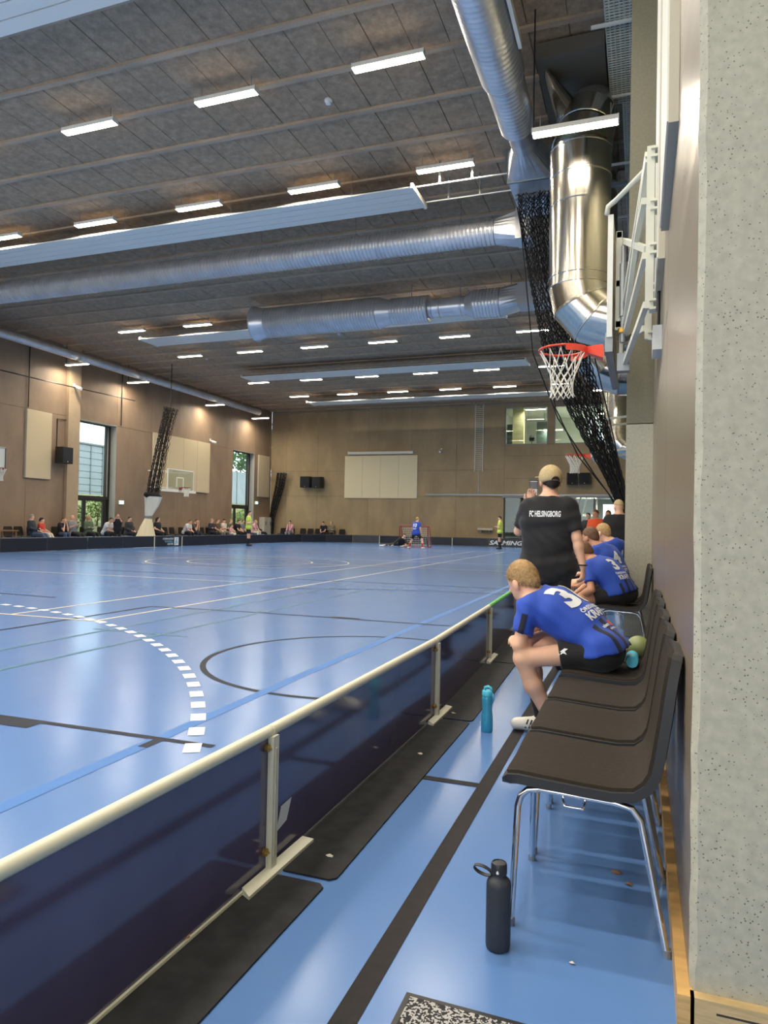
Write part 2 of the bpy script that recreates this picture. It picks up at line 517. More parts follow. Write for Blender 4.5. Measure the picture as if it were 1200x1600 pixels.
vis = sorted([c for c in cells if seen(c)], key=lambda c: c[0] ** 2 + c[1] ** 2)
first = set(vis[:300])
for c in vis[:300]:
    share('ceiling_board', panel_me, ceiling, c)
rb = B()
for c in cells:
    if c in first: continue
    n = len(rb.v); rb.v += [(a_ + c[0], b_ + c[1], c_ + c[2]) for a_, b_, c_ in pb.v]; rb.f += [tuple(n + i for i in q) for q in pb.f]
tag(rb.build('ceiling_boards', 'ceiling_board', ceiling), kind='stuff')

# ------------------------------------------------------------------ walls
def slab_wall(name, rects, axis, face, sign, back, m, label, inner=0.012, recess=0.03):
    """rects in (u0,u1,z0,z1); axis 'x' wall plane x=face, 'y' wall plane y=face; sign = direction of the outside"""
    bb = B()
    for u0, u1, z0, z1 in rects:
        if axis == 'x': bb.box((face + sign * recess, u0, z0), (face + sign * back, u1, z1))
        else: bb.box((u0, face + sign * recess, z0), (u1, face + sign * back, z1))
    w = bb.build(name, 'joint_dark' if inner else m)
    struct(w, label)
    for u0, u1, z0, z1 in rects:
        g = inner / 2
        p = B()
        if axis == 'x': p.box((face, u0 + g, z0 + (g if z0 > 0 else 0)), (face + sign * back * 0.999, u1 - g, z1 - g))
        else: p.box((u0 + g, face, z0 + (g if z0 > 0 else 0)), (u1 - g, face + sign * back * 0.999, z1 - g))
        p.build('concrete_panel', m, w)
    return w
WT = 0.46
wins = [(-0.9, 1.7), (12.3, 14.9), (25.5, 28.1), (38.66, 41.35)]
yb = [YB, -3.9, -0.9, 1.7, 4.5, 7.1, 9.7, 12.3, 14.9, 17.5, 20.1, 22.7, 25.5, 28.1, 30.7, 33.1, 35.85, 38.66, 41.35, YF]
rects = []
for i in range(len(yb) - 1):
    isw = any(abs(yb[i] - w[0]) < 0.01 for w in wins)
    if not isw: rects.append((yb[i], yb[i + 1], 0, 5.8))
    rects.append((yb[i], yb[i + 1], 5.8, ZC))
wall_left = slab_wall('wall_left', rects, 'x', XL, -1, WT, 'concrete_left', 'tan concrete panel wall with tall windows')
struct(B().box((XL, 24.8, 0), (XL + 0.16, 25.5, ZC)).build('trim_2', 'concrete_trim'), 'concrete pier left of the nearer window')

xb = [XL, -23.1, -20.7, -17.0, -14.0, -11.0, -7.95]
rects = []
for i in range(len(xb) - 1):
    rects += [(xb[i], xb[i + 1], 0, 3.06), (xb[i], xb[i + 1], 3.06, 4.75), (xb[i], xb[i + 1], 4.75, ZC)]
rects += [(-7.95, 0.13, 3.2, 4.2), (-7.95, 0.13, 4.2, 5.6), (-7.95, 0.13, 5.6, 6.29), (-7.95, 0.13, 8.62, ZC), (-5.32, -4.93, 6.29, 8.62), (-0.6, 0.13, 6.29, 8.62), (-0.3, 0.13, 0, 3.2)]
wall_far = slab_wall('wall_far', rects, 'y', YF, 1, 0.3, 'concrete_far', 'tan concrete end wall with upper windows')
# dark shadow gap and track under the ceiling at the end wall
wtr = struct(B().box((XL, YF - 0.06, ZC - 0.16), (0.12, YF, ZC - 0.12)).build('trim_3', 'grey_steel'), 'thin steel track under the ceiling on the end wall')
for i in range(12):
    B().box((-22.8 + i * 1.9, YF - 0.09, ZC - 0.24), (-22.7 + i * 1.9, YF, ZC - 0.16)).build('track_clip', 'grey_steel', wtr)

# right-hand wall: near block with its corner towards the viewpoint
wr = B().box((XR + 0.02, 1.905, 0), (1.6, 8.4, ZC)).build('wall_right', 'joint_dark')
struct(wr, 'smooth sealed concrete side wall behind the chairs')
cb = B()
zs = [0.0, 0.6, 1.2, 1.8, 2.4, 3.2, 4.5, 6.5, ZC]
rng = random.Random(3)
ringL = []
for i in range(70):
    z = ZC * (i / 69.0) ** 1.5
    ringL.append((z, 0.012 + rng.uniform(0, 0.006), rng.uniform(-0.002, 0.002)))
for i in range(69):   # slightly broken arris at the corner: a narrow chamfer with uneven width
    z0, c0, d0 = ringL[i]; z1, c1, d1 = ringL[i + 1]
    cb.quad((XR + d0, 1.897 + c0, z0), (XR + d1, 1.897 + c1, z1), (XR + c1 + d1, 1.897, z1), (XR + c0 + d0, 1.897, z0))
    cb.quad((XR + c0 + d0, 1.897, z0), (XR + c1 + d1, 1.897, z1), (1.6, 1.897, z1), (1.6, 1.897, z0))
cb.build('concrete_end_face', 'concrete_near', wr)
sb = B()
for i in range(69):
    z0, c0, d0 = ringL[i]; z1, c1, d1 = ringL[i + 1]
    sb.quad((XR + d0, 1.897 + c0, z0), (XR, 4.095, z0), (XR, 4.095, z1), (XR + d1, 1.897 + c1, z1))
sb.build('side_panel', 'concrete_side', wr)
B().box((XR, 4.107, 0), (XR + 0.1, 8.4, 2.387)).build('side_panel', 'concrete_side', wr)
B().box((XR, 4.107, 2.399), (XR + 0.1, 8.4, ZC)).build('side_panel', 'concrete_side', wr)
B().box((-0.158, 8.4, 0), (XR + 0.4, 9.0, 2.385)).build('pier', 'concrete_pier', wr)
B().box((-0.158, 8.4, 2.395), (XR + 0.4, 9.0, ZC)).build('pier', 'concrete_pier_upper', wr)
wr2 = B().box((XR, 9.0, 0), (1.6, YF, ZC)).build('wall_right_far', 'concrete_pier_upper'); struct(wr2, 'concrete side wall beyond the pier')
wb = B().box((1.6, YB, 0), (1.75, 1.897, ZC)).build('wall_niche', 'concrete_near'); struct(wb, 'concrete wall beside the viewpoint')
# wall behind the viewpoint with a large glazed band
bw = B()
bw.box((XL - 0.46, YB - 0.3, 0), (1.75, YB, 0.5)); bw.box((XL - 0.46, YB - 0.3, 5.4), (1.75, YB, ZC))
for i in range(9):
    x = XL - 0.3 + i * 3.2
    bw.box((x, YB - 0.3, 0.5), (x + 0.5, YB, 5.4))
struct(bw.build('wall_back', 'concrete_left'), 'concrete wall with windows behind the viewpoint')

# baseboards
bbo = B().box((0.099, 1.868, 0.0), (XR + 0.01, 8.4, 0.082)).build('baseboard_right', 'oak'); struct(bbo, 'oak baseboard along the side wall')
bb2 = B().box((0.1285, 1.868, 0.0), (1.6, 1.8965, 0.082))
bb2o = bb2.build('baseboard_near', 'oak_end'); struct(bb2o, 'oak baseboard with vent slots on the wall end')
for k in range(2):
    B().box((0.185, 1.8672, 0.026 + 0.026 * k), (0.62, 1.8685, 0.031 + 0.026 * k)).build('vent_slot', 'joint_dark', bb2o)

# ------------------------------------------------------------------ left windows with doors, and what lies outside
def tall_window(n, y0, y1, detail=True):
    gx = XL - 0.40
    f = B()
    zt = 5.72
    f.box((gx - 0.05, y0, zt), (gx + 0.05, y1, 5.8))
    f.box((gx - 0.05, y0, 0), (gx + 0.05, y0 + 0.1, zt)); f.box((gx - 0.05, y1 - 0.34, 0), (gx + 0.05, y1 - 0.26, zt)); f.box((gx - 0.05, y1 - 0.1, 0), (gx + 0.05, y1, zt))
    f.box((gx - 0.06, y0 + 0.1, 2.14), (gx + 0.06, y1 - 0.1, 2.30))
    w = f.build('window_%d' % n, 'frame_dark'); struct(w, 'tall window over a glazed double door in the left wall')
    B().box((gx - 0.01, y0 + 0.1, 2.3), (gx + 0.01, y1 - 0.34, zt)).build('pane', 'window_glass', w)
    B().box((gx - 0.01, y1 - 0.26, 2.3), (gx + 0.01, y1 - 0.1, zt)).build('side_panel', 'frame_grey', w)
    B().box((gx - 0.01, y1 - 0.26, 0), (gx + 0.01, y1 - 0.1, 2.14)).build('side_panel', 'frame_dark', w)
    for a_, b_ in ((y0, y0 + 0.014), (y1 - 0.014, y1)): B().box((XL - 0.002, a_, 0), (gx + 0.052, b_, 5.8)).build('reveal', 'reveal_grey', w)
    B().box((XL - 0.002, y0, 5.77), (gx + 0.052, y1, 5.8)).build('reveal', 'reveal_grey', w)
    ym = y0 + 0.95
    for a0, a1 in ((y0 + 0.1, ym), (ym, y1 - 0.34)):
        d = B().box((gx - 0.04, a0, 0.02), (gx + 0.04, a0 + 0.1, 2.14)).box((gx - 0.04, a1 - 0.1, 0.02), (gx + 0.04, a1, 2.14)).box((gx - 0.04, a0 + 0.1, 0.02), (gx + 0.04, a1 - 0.1, 0.14)).box((gx - 0.04, a0 + 0.1, 2.06), (gx + 0.04, a1 - 0.1, 2.14))
        l = d.build('door_leaf', 'frame_dark', w)
        B().box((gx - 0.01, a0 + 0.1, 0.14), (gx + 0.01, a1 - 0.1, 2.06)).build('pane', 'window_glass', l)
    B().tube([(gx + 0.09, ym + 0.16, 0.95), (gx + 0.09, ym + 0.16, 1.25)], 0.015, 6).build('door_handle', 'grey_steel', w)
for i, (a, b) in enumerate(wins):
    tall_window(i + 1, a, b)

# outside: grass bank, clad building, hedge shrubs
gb = B()
N, M = 24, 40
rng = random.Random(11)
pts = [[None] * (M + 1) for _ in range(N + 1)]
for i in range(N + 1):
    for j in range(M + 1):
        x = XL - 0.5 - i * 1.0; y = -25 + j * 3.2
        h = -0.05 + max(0, (i - 2.5)) * 0.245 if i < 16 else -0.05 + 13.0 * 0.245 + (i - 16) * 0.02
        pts[i][j] = (x, y, h + rng.uniform(-0.06, 0.06) * (1 if i > 2 else 0))
n0 = 0
for i in range(N + 1):
    for j in range(M + 1): gb.v.append(pts[i][j])
for i in range(N):
    for j in range(M):
        q = i * (M + 1) + j; gb.f.append((q, q + 1, q + M + 2, q + M + 1))
struct(gb.build('ground_outside', 'grass', smooth=True), 'grassy bank outside the left windows')
bl = thing('clad_building', 'pale grey clad building on the bank outside the left windows', 'building', (-47, 45, 3.1))
B().box((-54, 8, 3.0), (-47, 55, 7.9)).build('wall', 'sky_cladding', bl, world=True)
clad = B().box((0, 8, 0), (0.06, 55, 0.52)).mesh('cladding_panel', 'sky_cladding', off=(0, 0, 0))
for k in range(8):
    share('cladding_panel', clad, bl, (0.0 + 47 - 47, -45, k * 0.6))
post = B().box((0, -0.05, 0), (0.12, 0.05, 4.8)).mesh('cladding_post', 'cladding_dark')
for k in range(30):
    share('cladding_post', post, bl, (0.0, -36 + k * 1.5, 0))
B().box((-54.2, 7.8, 7.9), (-46.8, 55.2, 8.05)).build('roof', 'cladding_dark', bl, world=True)
def leaf_cloud(c, rx, ry, rz_, n, size, rng):
    b = B()
    for _ in range(n):
        while True:
            p = [rng.uniform(-1, 1) for _ in range(3)]
            if sum(t * t for t in p) <= 1: break
        o = Vector((c[0] + p[0] * rx, c[1] + p[1] * ry, c[2] + p[2] * rz_))
        u = Vector([rng.uniform(-1, 1) for _ in range(3)]).normalized(); w = u.cross(Vector([rng.uniform(-1, 1) for _ in range(3)])).normalized()
        s = size * rng.uniform(0.6, 1.3)
        b.quad(o - u * s, o + w * s * 0.5, o + u * s, o - w * s * 0.5)
    return b
rng = random.Random(5)
def shrub(x, y, z, rx, ry, h, n, size, m, label, group=None):
    t = thing('shrub', label, 'shrub', (x, y, z), group=group)
    leaf_cloud((0, 0, h * 0.55), rx, ry, h * 0.5, n, size, rng).build('foliage', m, t)
    s = B()
    for k in range(4):
        s.tube([(rng.uniform(-.1, .1), rng.uniform(-.1, .1), -0.15), (rng.uniform(-.3, .3) * rx, rng.uniform(-.3, .3) * ry, h * 0.8)], [0.03, 0.01], 5)
    s.build('stem', 'wood_brown', t)
for k, (y, h) in enumerate(((27.0, 1.5), (29.6, 1.2), (32.4, 1.6))):
    shrub(-29.5 - 0.6 * k, y + 1.6, 0.62 + 0.14 * k, 0.9, 1.0, h, 420, 0.11, 'leaf_green', '%s of the yellow green shrubs outside the nearer left window' % ORD[k], 'shrubs outside the nearer window')
for k, (y, h) in enumerate(((44.0, 1.4), (46.7, 1.2), (49.4, 1.5))):
    shrub(-29.2 - 0.5 * k, y + 1.2, 0.6 + 0.12 * k, 0.9, 1.1, h, 420, 0.11, 'leaf_green', '%s of the yellow green shrubs outside the farther left window' % ORD[k], 'shrubs outside the farther window')
tr = thing('tree', 'dark green tree above the fence outside the farther left window', 'tree', (-42, 70, 3.2))
leaf_cloud((0, 0, 6.6), 4.6, 8.0, 3.2, 2600, 0.3, rng).build('crown', 'leaf_dark', tr)
B().tube([(0, 0, -0.3), (0.1, 0.1, 5)], [0.22, 0.12], 8).build('trunk', 'wood_brown', tr)
fe = thing('fence', 'pale panel fence outside the farther left window', 'fence', (-41, 64, 3.0))
for k in range(9):
    B().box((-41.05, 56.2 + k * 2.0, 2.9), (-41, 58.1 + k * 2.0, 6.6)).build('fence_panel', 'sky_cladding', fe, world=True)
    B().box((-41.1, 58.1 + k * 2.0, 2.9), (-40.95, 58.2 + k * 2.0, 6.7)).build('fence_post', 'cladding_dark', fe, world=True)

# ------------------------------------------------------------------ end-wall windows, lobby and gallery behind
wf = B()
def frame_rect(b, x0, x1, z0, z1, y, w, d):
    b.box((x0, y - d, z0), (x1, y + d, z0 + w)); b.box((x0, y - d, z1 - w), (x1, y + d, z1)); b.box((x0, y - d, z0 + w), (x0 + w, y + d, z1 - w)); b.box((x1 - w, y - d, z0 + w), (x1, y + d, z1 - w))
for n, (x0, x1) in enumerate(((-7.93, -5.32), (-4.93, -0.6))):
    f = B(); frame_rect(f, x0, x1, 6.29, 8.62, YF + 0.03, 0.06, 0.05)
    if n: f.box((-2.9, YF - 0.01, 6.35), (-2.84, YF + 0.08, 8.56))
    w = f.build('window_%d' % (5 + n), 'frame_grey'); struct(w, 'gallery window high in the end wall')
    B().box((x0 + 0.06, YF + 0.06, 6.35), ((x0 + x1) / 2 - 0.01, YF + 0.075, 8.56)).build('pane', 'lobby_glass', w)
    B().box(((x0 + x1) / 2 + 0.01, YF + 0.06, 6.35), (x1 - 0.06, YF + 0.075, 8.56)).build('pane', 'lobby_glass', w)
f = B(); frame_rect(f, -7.95, -0.3, 0.0, 3.2, YF + 0.1, 0.07, 0.06)
for x in (-6.0, -4.75, -2.6):
    f.box((x, YF + 0.04, 0.07), (x + 0.07, YF + 0.16, 3.13))
w = f.build('window_7', 'frame_dark'); struct(w, 'glazed lobby front at the far right of the end wall')
for x0, x1 in ((-7.88, -6.0), (-5.93, -4.75), (-4.68, -2.6)):
    B().box((x0, YF + 0.1, 0.07), (x1, YF + 0.112, 3.13)).build('pane', 'lobby_glass', w)
# lobby shell
lb = B()
lb.box((-8.4, YF + 0.3, -0.1), (1.6, YF + 7.5, 0.0)); lb.box((-8.4, YF + 0.3, 3.25), (1.6, YF + 7.5, 3.4)); lb.box((1.6, YF + 0.3, 0), (1.7, YF + 7.5, 3.3))
struct(lb.build('floor_lobby', 'lobby_grey'), 'lobby floor and ceiling behind the end wall')
lw = B()
lw.box((-8.4, YF + 7.4, 0), (-2.4, YF + 7.5, 3.3)); lw.box((-2.4, YF + 7.4, 0), (1.6, YF + 7.5, 1.5)); lw.box((-2.4, YF + 7.4, 2.9), (1.6, YF + 7.5, 3.3)); lw.box((0.4, YF + 7.4, 1.5), (1.6, YF + 7.5, 2.9))
lw.box((-8.5, YF + 0.3, 0), (-8.4, YF + 7.5, 3.3))
struct(lw.build('wall_lobby', 'lobby_grey'), 'grey lobby back wall with a high window')
struct(B().box((-5.2, YF + 4.2, 0), (-5.0, YF + 4.3, 3.2)).box((-5.0, YF + 4.2, 2.0), (-2.7, YF + 4.3, 2.15)).box((-4.6, YF + 4.18, 0.1), (-4.2, YF + 4.28, 1.9)).box((-2.7, YF + 4.2, 0), (-2.6, YF + 4.3, 3.2)).build('door_1', 'lobby_white'), 'white lobby door screen')
struct(B().box((-8.39, YF + 3.0, 0), (-5.6, YF + 3.1, 3.2)).build('wall_lobby_screen', 'lobby_dark'), 'dark green screen wall in the lobby')
st = thing('lobby_staircase', 'dark diagonal staircase side behind the lobby glass', 'staircase', (-4.4, YF + 2.4, 0))
for s, mm in ((0, 'lobby_dark'), (0.35, 'white_paint')):
    B().bar((-4.3 + s, YF + 2.4, 0.2), (-3.5 + s, YF + 2.4, 3.2), 0.12, 0.1).build('stringer', mm, st, world=True)
B().bar((-4.35, YF + 2.5, 0.1), (-4.35, YF + 2.5, 3.2), 0.3, 0.1).build('panel', 'lobby_dark', st, world=True)
t = thing('potted_bush', 'leafy green bush behind the lobby glass beside the referee', 'plant', (-7.2, YF + 1.2, 0))
leaf_cloud((0, 0, 1.25), 0.65, 0.6, 0.75, 420, 0.12, rng).build('foliage', 'leaf_green', t)
B().lathe([(0.22, 0), (0.3, 0.45), (0.27, 0.45), (0.2, 0.4)], 16).build('pot', 'lobby_dark', t)
B().tube([(0, 0, 0.38), (0.03, 0, 1.2)], [0.03, 0.02], 6).build('stem', 'wood_brown', t)
# gallery shell
gl = B()
gl.box((-8.4, YF + 0.3, 5.95), (1.6, YF + 6.0, 6.1)); gl.box((-8.4, YF + 0.3, 8.75), (1.6, YF + 6.0, 8.9)); gl.box((-8.5, YF + 0.3, 6.1), (-8.4, YF + 6.0, 8.75)); gl.box((1.6, YF + 0.3, 6.1), (1.7, YF + 6.0, 8.75))
struct(gl.build('floor_gallery', 'lobby_white'), 'gallery floor and ceiling behind the upper windows')
gw = B()
gw.box((-8.4, YF + 5.9, 6.1), (-3.4, YF + 6.0, 8.75)); gw.box((-3.6, YF + 5.9, 6.1), (1.6, YF + 6.0, 6.3)); gw.box((-1.6, YF + 5.9, 6.3), (-1.4, YF + 6.0, 8.75))
struct(gw.build('wall_gallery', 'lobby_white'), 'pale gallery back wall')
struct(B().box((-7.65, YF + 1.0, 6.1), (-6.95, YF + 1.5, 8.75)).build('trim_1', 'warm_white'), 'cream column behind the upper window')
struct(B().box((-8.35, YF + 3.0, 6.1), (-7.9, YF + 3.1, 8.0)).box((-6.5, YF + 3.6, 6.1), (-5.6, YF + 3.7, 8.2)).build('door_2', 'lobby_dark'), 'dark doors in the gallery')
t = thing('office_chair', 'small black chair back behind the upper end-wall window', 'chair', (-6.4, YF + 0.8, 6.1))
B().lathe([(0.02, 0.45), (0.17, 0.5), (0.2, 0.7), (0.12, 0.84), (0.01, 0.86)], 12).build('backrest', 'black_plastic', t)
B().tube([(0, 0, 0), (0, 0, 0.5)], 0.03, 8).build('pole', 'black_plastic', t)
B().lathe([(0.25, 0), (0.05, 0.06)], 10).build('base', 'black_plastic', t)

# ------------------------------------------------------------------ strip lights
def make_lamp():
    t = thing('strip_light', 'strip light', 'ceiling light')
    B().box((-0.6, -0.075, 0.012), (0.6, 0.075, 0.085)).build('housing', 'white_paint', t)
    B().box((-0.6, -0.075, -0.004), (0.6, -0.069, 0.012)).box((-0.6, 0.069, -0.004), (0.6, 0.075, 0.012)).build('side_lip', 'lamp_side', t)
    B().quad((-0.59, 0.068, 0.008), (0.59, 0.068, 0.008), (0.59, -0.068, 0.008), (-0.59, -0.068, 0.008)).build('diffuser', 'lamp_glow', t)
    for s in (-1, 1):
        B().box((s * 0.6, -0.078, -0.004), (s * 0.615, 0.078, 0.09)).build('end_cap', 'white_plastic', t)
    lv = B()
    for k in range(14):
        x = -0.55 + k * 1.1 / 13
        lv.box((x - 0.004, -0.07, -0.012), (x + 0.004, 0.07, 0.0))
    tag(lv.build('louvre', 'white_plastic', t), kind='stuff')
    for s in (-0.5, 0.5): B().tube([(s, 0, 0.085), (s, 0, 0.3)], 0.006, 5).build('hanger', 'grey_steel', t)
    return t
LX = [-19.2, -16.1, -13.0, -9.93, -6.92, -3.9]
lamp0 = make_lamp(); _used = [False]
def place_lamp(x, y, z, label, group, rz=0.0, cord=0.0):
    if not _used[0]: o = lamp0; _used[0] = True
    else: o = copy_tree(lamp0)
    o.location = (x, y, z); o.rotation_euler = (0, 0, rz); o['label'] = label; o['group'] = group
    if cord > 0:
        B().tube([(-0.6, 0, 0.06), (-0.6, 0, cord)], 0.012, 5).build('cord', 'black_plastic', o)
    return o
rows = [(10.52, 8.62), (14.06, 8.64), (22.9, 8.72), (26.8, 8.62), (32.9, 8.62), (37.7, 8.74)]
rown = ['nearest', 'second', 'third', 'fourth', 'fifth', 'farthest']
for ri, (y, z) in enumerate(rows):
    xs = LX[3:] if ri == 0 else (LX[1:] if ri == 1 else LX)
    for i, x in enumerate(xs):
        place_lamp(x, y, z, 'bright strip light, %s from the left in the %s row on the ceiling' % (ORD[i], rown[ri]), 'ceiling strip lights, %s row' % rown[ri])
place_lamp(-0.965, 10.5, 7.03, 'bright strip light hanging on a cord before the steel duct', 'strip lights by the right wall', cord=1.91)
place_lamp(-1.08, 27.0, 6.3, 'small strip light hanging before the farther vertical duct', 'strip lights by the right wall', cord=2.64)
for i, y in enumerate((24.35, 28.35, 35.05, 40.25)):
    place_lamp(-23.3, y, 7.95, 'hanging strip light, %s from the left of those along the left wall' % ORD[i], 'strip lights along the left wall', cord=0.99)
for y in (-3.2, 0.7, 4.4):  # unseen rows, added for the light they cast on the hall
    for x in LX + [-0.9]:
        place_lamp(x, y, 8.62, 'unseen strip light added to light the hall, over and behind the viewpoint', 'unseen strip lights added behind the viewpoint')
for x in LX[:3]:
    place_lamp(x, 10.52, 8.62, 'strip light in the nearest row beyond the left picture edge', 'strip lights beyond the left edge')
# gallery and lobby lamps; the first one is added to light the cream column
for i, (x, y, z) in enumerate(((-6.2, YF + 0.75, 8.55), (-5.4, YF + 3.4, 7.6), (-2.0, YF + 3.0, 8.5))):
    place_lamp(x, y, z, '%s small lamp placed to light the gallery behind the upper end-wall windows' % ORD[i], 'lamps in the gallery', cord=8.75 - z)
for i, (x, y) in enumerate(((-6.0, YF + 2.4), (-3.2, YF + 2.8), (-0.6, YF + 5))):
    place_lamp(x, y, 3.13, '%s lamp on the lobby ceiling behind the end wall' % ORD[i], 'lamps in the lobby')

# ------------------------------------------------------------------ radiant ceiling panels
def radiant(x0, x1, y0, y1, z, label):
    t = thing('radiant_panel', label, 'ceiling heater', ((x0 + x1) / 2, (y0 + y1) / 2, z), group='white radiant heating panels under the ceiling')
    n = 4; w = (y1 - y0) / n
    for k in range(n):
        B().box((x0, y0 + k * w + 0.011, z), (x1, y0 + (k + 1) * w - 0.011, z + 0.03)).build('strip', 'white_paint', t, world=True)
    B().box((x0, y0 + 0.02, z + 0.03), (x1, y1 - 0.02, z + 0.06)).build('backing', 'joint_dark', t, world=True)
    for x in (x0, x1):
        B().box((x - 0.03, y0 - 0.01, z - 0.02), (x + 0.03, y1 + 0.01, z + 0.09)).build('end_cap', 'white_paint', t, world=True)
    k = 0; x = x0 + 1.0
    while x < x1:
        B().tube([(x, y0 + 0.15, z + 0.07), (x, y0 + 0.15, ZC)], 0.008, 4).tube([(x, y1 - 0.15, z + 0.07), (x, y1 - 0.15, ZC)], 0.008, 4).build('hanger_rod', 'grey_steel', t, world=True); x += 3.1
radiant(-19.5, -4.7, 6.75, 7.83, 8.4, 'white radiant panel cut by the top left corner of the picture')
radiant(-19.5, -4.66, 14.16, 15.2, 8.4, 'long white radiant panel just before the long round cross duct')
radiant(-18.85, -4.4, 22.95, 24.1, 8.4, 'white radiant panel below and behind the stepped duct')
radiant(-18.7, -4.7, 30.35, 31.55, 8.4, 'white radiant panel in the middle of the far ceiling')
radiant(-18.8, -4.4, 37.86, 39.0, 8.4, 'white radiant panel nearest to the end wall')
# supply pipes from the long panel to the right
t = thing('heating_pipe', 'two thin white pipes running right from the long radiant panel', 'pipe', (-3.4, 14.6, 8.45))
for yy in (14.3, 15.05):
    B().tube([(-4.6, yy, 8.46), (-2.3, yy, 8.46)], 0.016, 6).build('pipe', 'white_paint', t, world=True)
    for k in range(3): B().box((-4.1 + k * 0.7, yy - 0.02, 8.46), (-4.06 + k * 0.7, yy + 0.02, ZC)).build('pipe_hanger', 'grey_steel', t, world=True)

# ------------------------------------------------------------------ ducts
def spiral(b, p0, p1, r, pitch=0.1, seg=28, rib=0.014, caps=True):
    """ribbed spiral-seam duct between two points"""
    p0, p1 = Vector(p0), Vector(p1); L = (p1 - p0).length; n = max(2, int(L / pitch)); pts = []; rr = []
    for i in range(n + 1):
        for dt, dr in ((0, 0), (0.22, rib), (0.34, rib), (0.42, 0)):
            q = (i + dt) / (n + 0.5)
            if q <= 1.0: pts.append(p0 + (p1 - p0) * q); rr.append(r + dr)
    b.tube(pts, rr, seg, caps)
    return b
def plain(b, pts, r, seg=28, caps=True): return b.tube(pts, r, seg, caps)
def collar(p, axis, r, m, t, w=0.06, name='joint_band'):
    a = Vector(p); d = Vector(axis)
    return B().tube([a - d * w / 2, a - d * w / 4, a + d * w / 4, a + d * w / 2], [r, r + 0.018, r + 0.018, r], 28).build(name, m, t, world=True, smooth=True, sharp=0.6)
def round_to_rect(b, c0, r, c1, w, h, ax, seg=28):
    """loft from a circle to a rectangle, both perpendicular to axis ax ('x' or 'y')"""
    A, R_ = [], []
    for k in range(seg):
        a = 2 * PI * k / seg; u, v = math.cos(a), math.sin(a); s = 1 / max(abs(u), abs(v))
        if ax == 'x': A.append((c0[0], c0[1] + u * r, c0[2] + v * r)); R_.append((c1[0], c1[1] + u * s * w / 2, c1[2] + v * s * h / 2))
        else: A.append((c0[0] + u * r, c0[1], c0[2] + v * r)); R_.append((c1[0] + u * s * w / 2, c1[1], c1[2] + v * s * h / 2))
    return b.rings([A, R_])
YD1, ZD1, RD1 = 16.25, 8.1, 0.295
t = thing('cross_duct', 'long round galvanised duct crossing the hall before the stepped one', 'duct', (-12, YD1, ZD1))
for k in range(7):
    x0 = -23.9 + k * 2.95
    spiral(B(), (x0, YD1, ZD1), (x0 + 2.95, YD1, ZD1), RD1).build('duct_section', 'duct_steel', t, world=True, smooth=True, sharp=0.7)
    if k: collar((x0, YD1, ZD1), (1, 0, 0), RD1 + 0.004, 'duct_steel', t)
round_to_rect(B(), (-3.25, YD1, ZD1), RD1, (-2.75, YD1, ZD1 + 0.02), 0.62, 0.7, 'x').build('transition', 'duct_steel', t, world=True)
B().box((-2.75, YD1 - 0.31, ZD1 - 0.33), (-2.4, YD1 + 0.31, ZD1 + 0.37)).build('square_end', 'duct_steel', t, world=True)
for k in range(8):
    B().tube([(-23 + k * 2.7, YD1, ZD1 + RD1), (-23 + k * 2.7, YD1, ZC)], 0.008, 4).build('hanger_rod', 'grey_steel', t, world=True)
Y2, Z2 = 21.5, 8.12
t = thing('stepped_duct', 'fat galvanised duct with stepped narrower sections and an open collar end', 'duct', (-8, Y2, Z2))
def X2(px): return px
spiral(B(), (-12.2, Y2, Z2), (-8.1, Y2, Z2), 0.50).build('duct_section', 'duct_steel', t, world=True, smooth=True, sharp=0.7)
B().tube([(-12.72, Y2, Z2), (-12.68, Y2, Z2), (-12.6, Y2, Z2), (-12.45, Y2, Z2), (-12.2, Y2, Z2)], [0.59, 0.61, 0.57, 0.53, 0.50], 32, caps=False).build('collar_end', 'duct_steel', t, world=True, smooth=True)
B().tube([(-8.1, Y2, Z2), (-7.65, Y2, Z2)], [0.50, 0.36], 28).build('reducer', 'duct_steel', t, world=True, smooth=True, sharp=0.5)
spiral(B(), (-7.65, Y2, Z2), (-6.4, Y2, Z2), 0.42).build('duct_section', 'duct_steel', t, world=True, smooth=True, sharp=0.7)
plain(B(), [(-6.4, Y2, Z2), (-5.15, Y2, Z2)], 0.30).build('duct_section', 'galvanised', t, world=True, smooth=True, sharp=0.6)
for x in (-6.3, -6.05, -5.35): collar((x, Y2, Z2), (1, 0, 0), 0.305, 'galvanised', t)
B().tube([(-5.2, Y2, Z2), (-4.95, Y2, Z2)], [0.30, 0.43], 28).build('reducer', 'duct_steel', t, world=True, smooth=True, sharp=0.5)
spiral(B(), (-4.95, Y2, Z2), (-4.1, Y2, Z2), 0.44).build('duct_section', 'duct_steel', t, world=True, smooth=True, sharp=0.7)
round_to_rect(B(), (-4.1, Y2, Z2), 0.44, (-3.55, Y2, Z2 + 0.1), 0.8, 0.66, 'x').build('transition', 'duct_steel', t, world=True)
B().box((-3.55, Y2 - 0.4, Z2 - 0.23), (-2.6, Y2 + 0.4, Z2 + 0.43)).build('square_end', 'duct_steel', t, world=True)
for k in range(6):
    B().tube([(-11.8 + k * 1.6, Y2, Z2 + 0.28), (-11.8 + k * 1.6, Y2, ZC)], 0.01, 4).build('hanger_rod', 'grey_steel', t, world=True)
XD, ZD = -2.06, 8.12
t = thing('side_duct', 'spiral duct running along the right side under the ceiling', 'duct', (XD, 9, ZD))
spiral(B(), (XD, 3.0, ZD), (XD, 8.4, ZD), 0.33).build('duct_section', 'duct_steel', t, world=True, smooth=True, sharp=0.7)
spiral(B(), (XD, 8.4, ZD), (XD, 10.55, ZD), 0.33).build('duct_section', 'duct_steel', t, world=True, smooth=True, sharp=0.7)
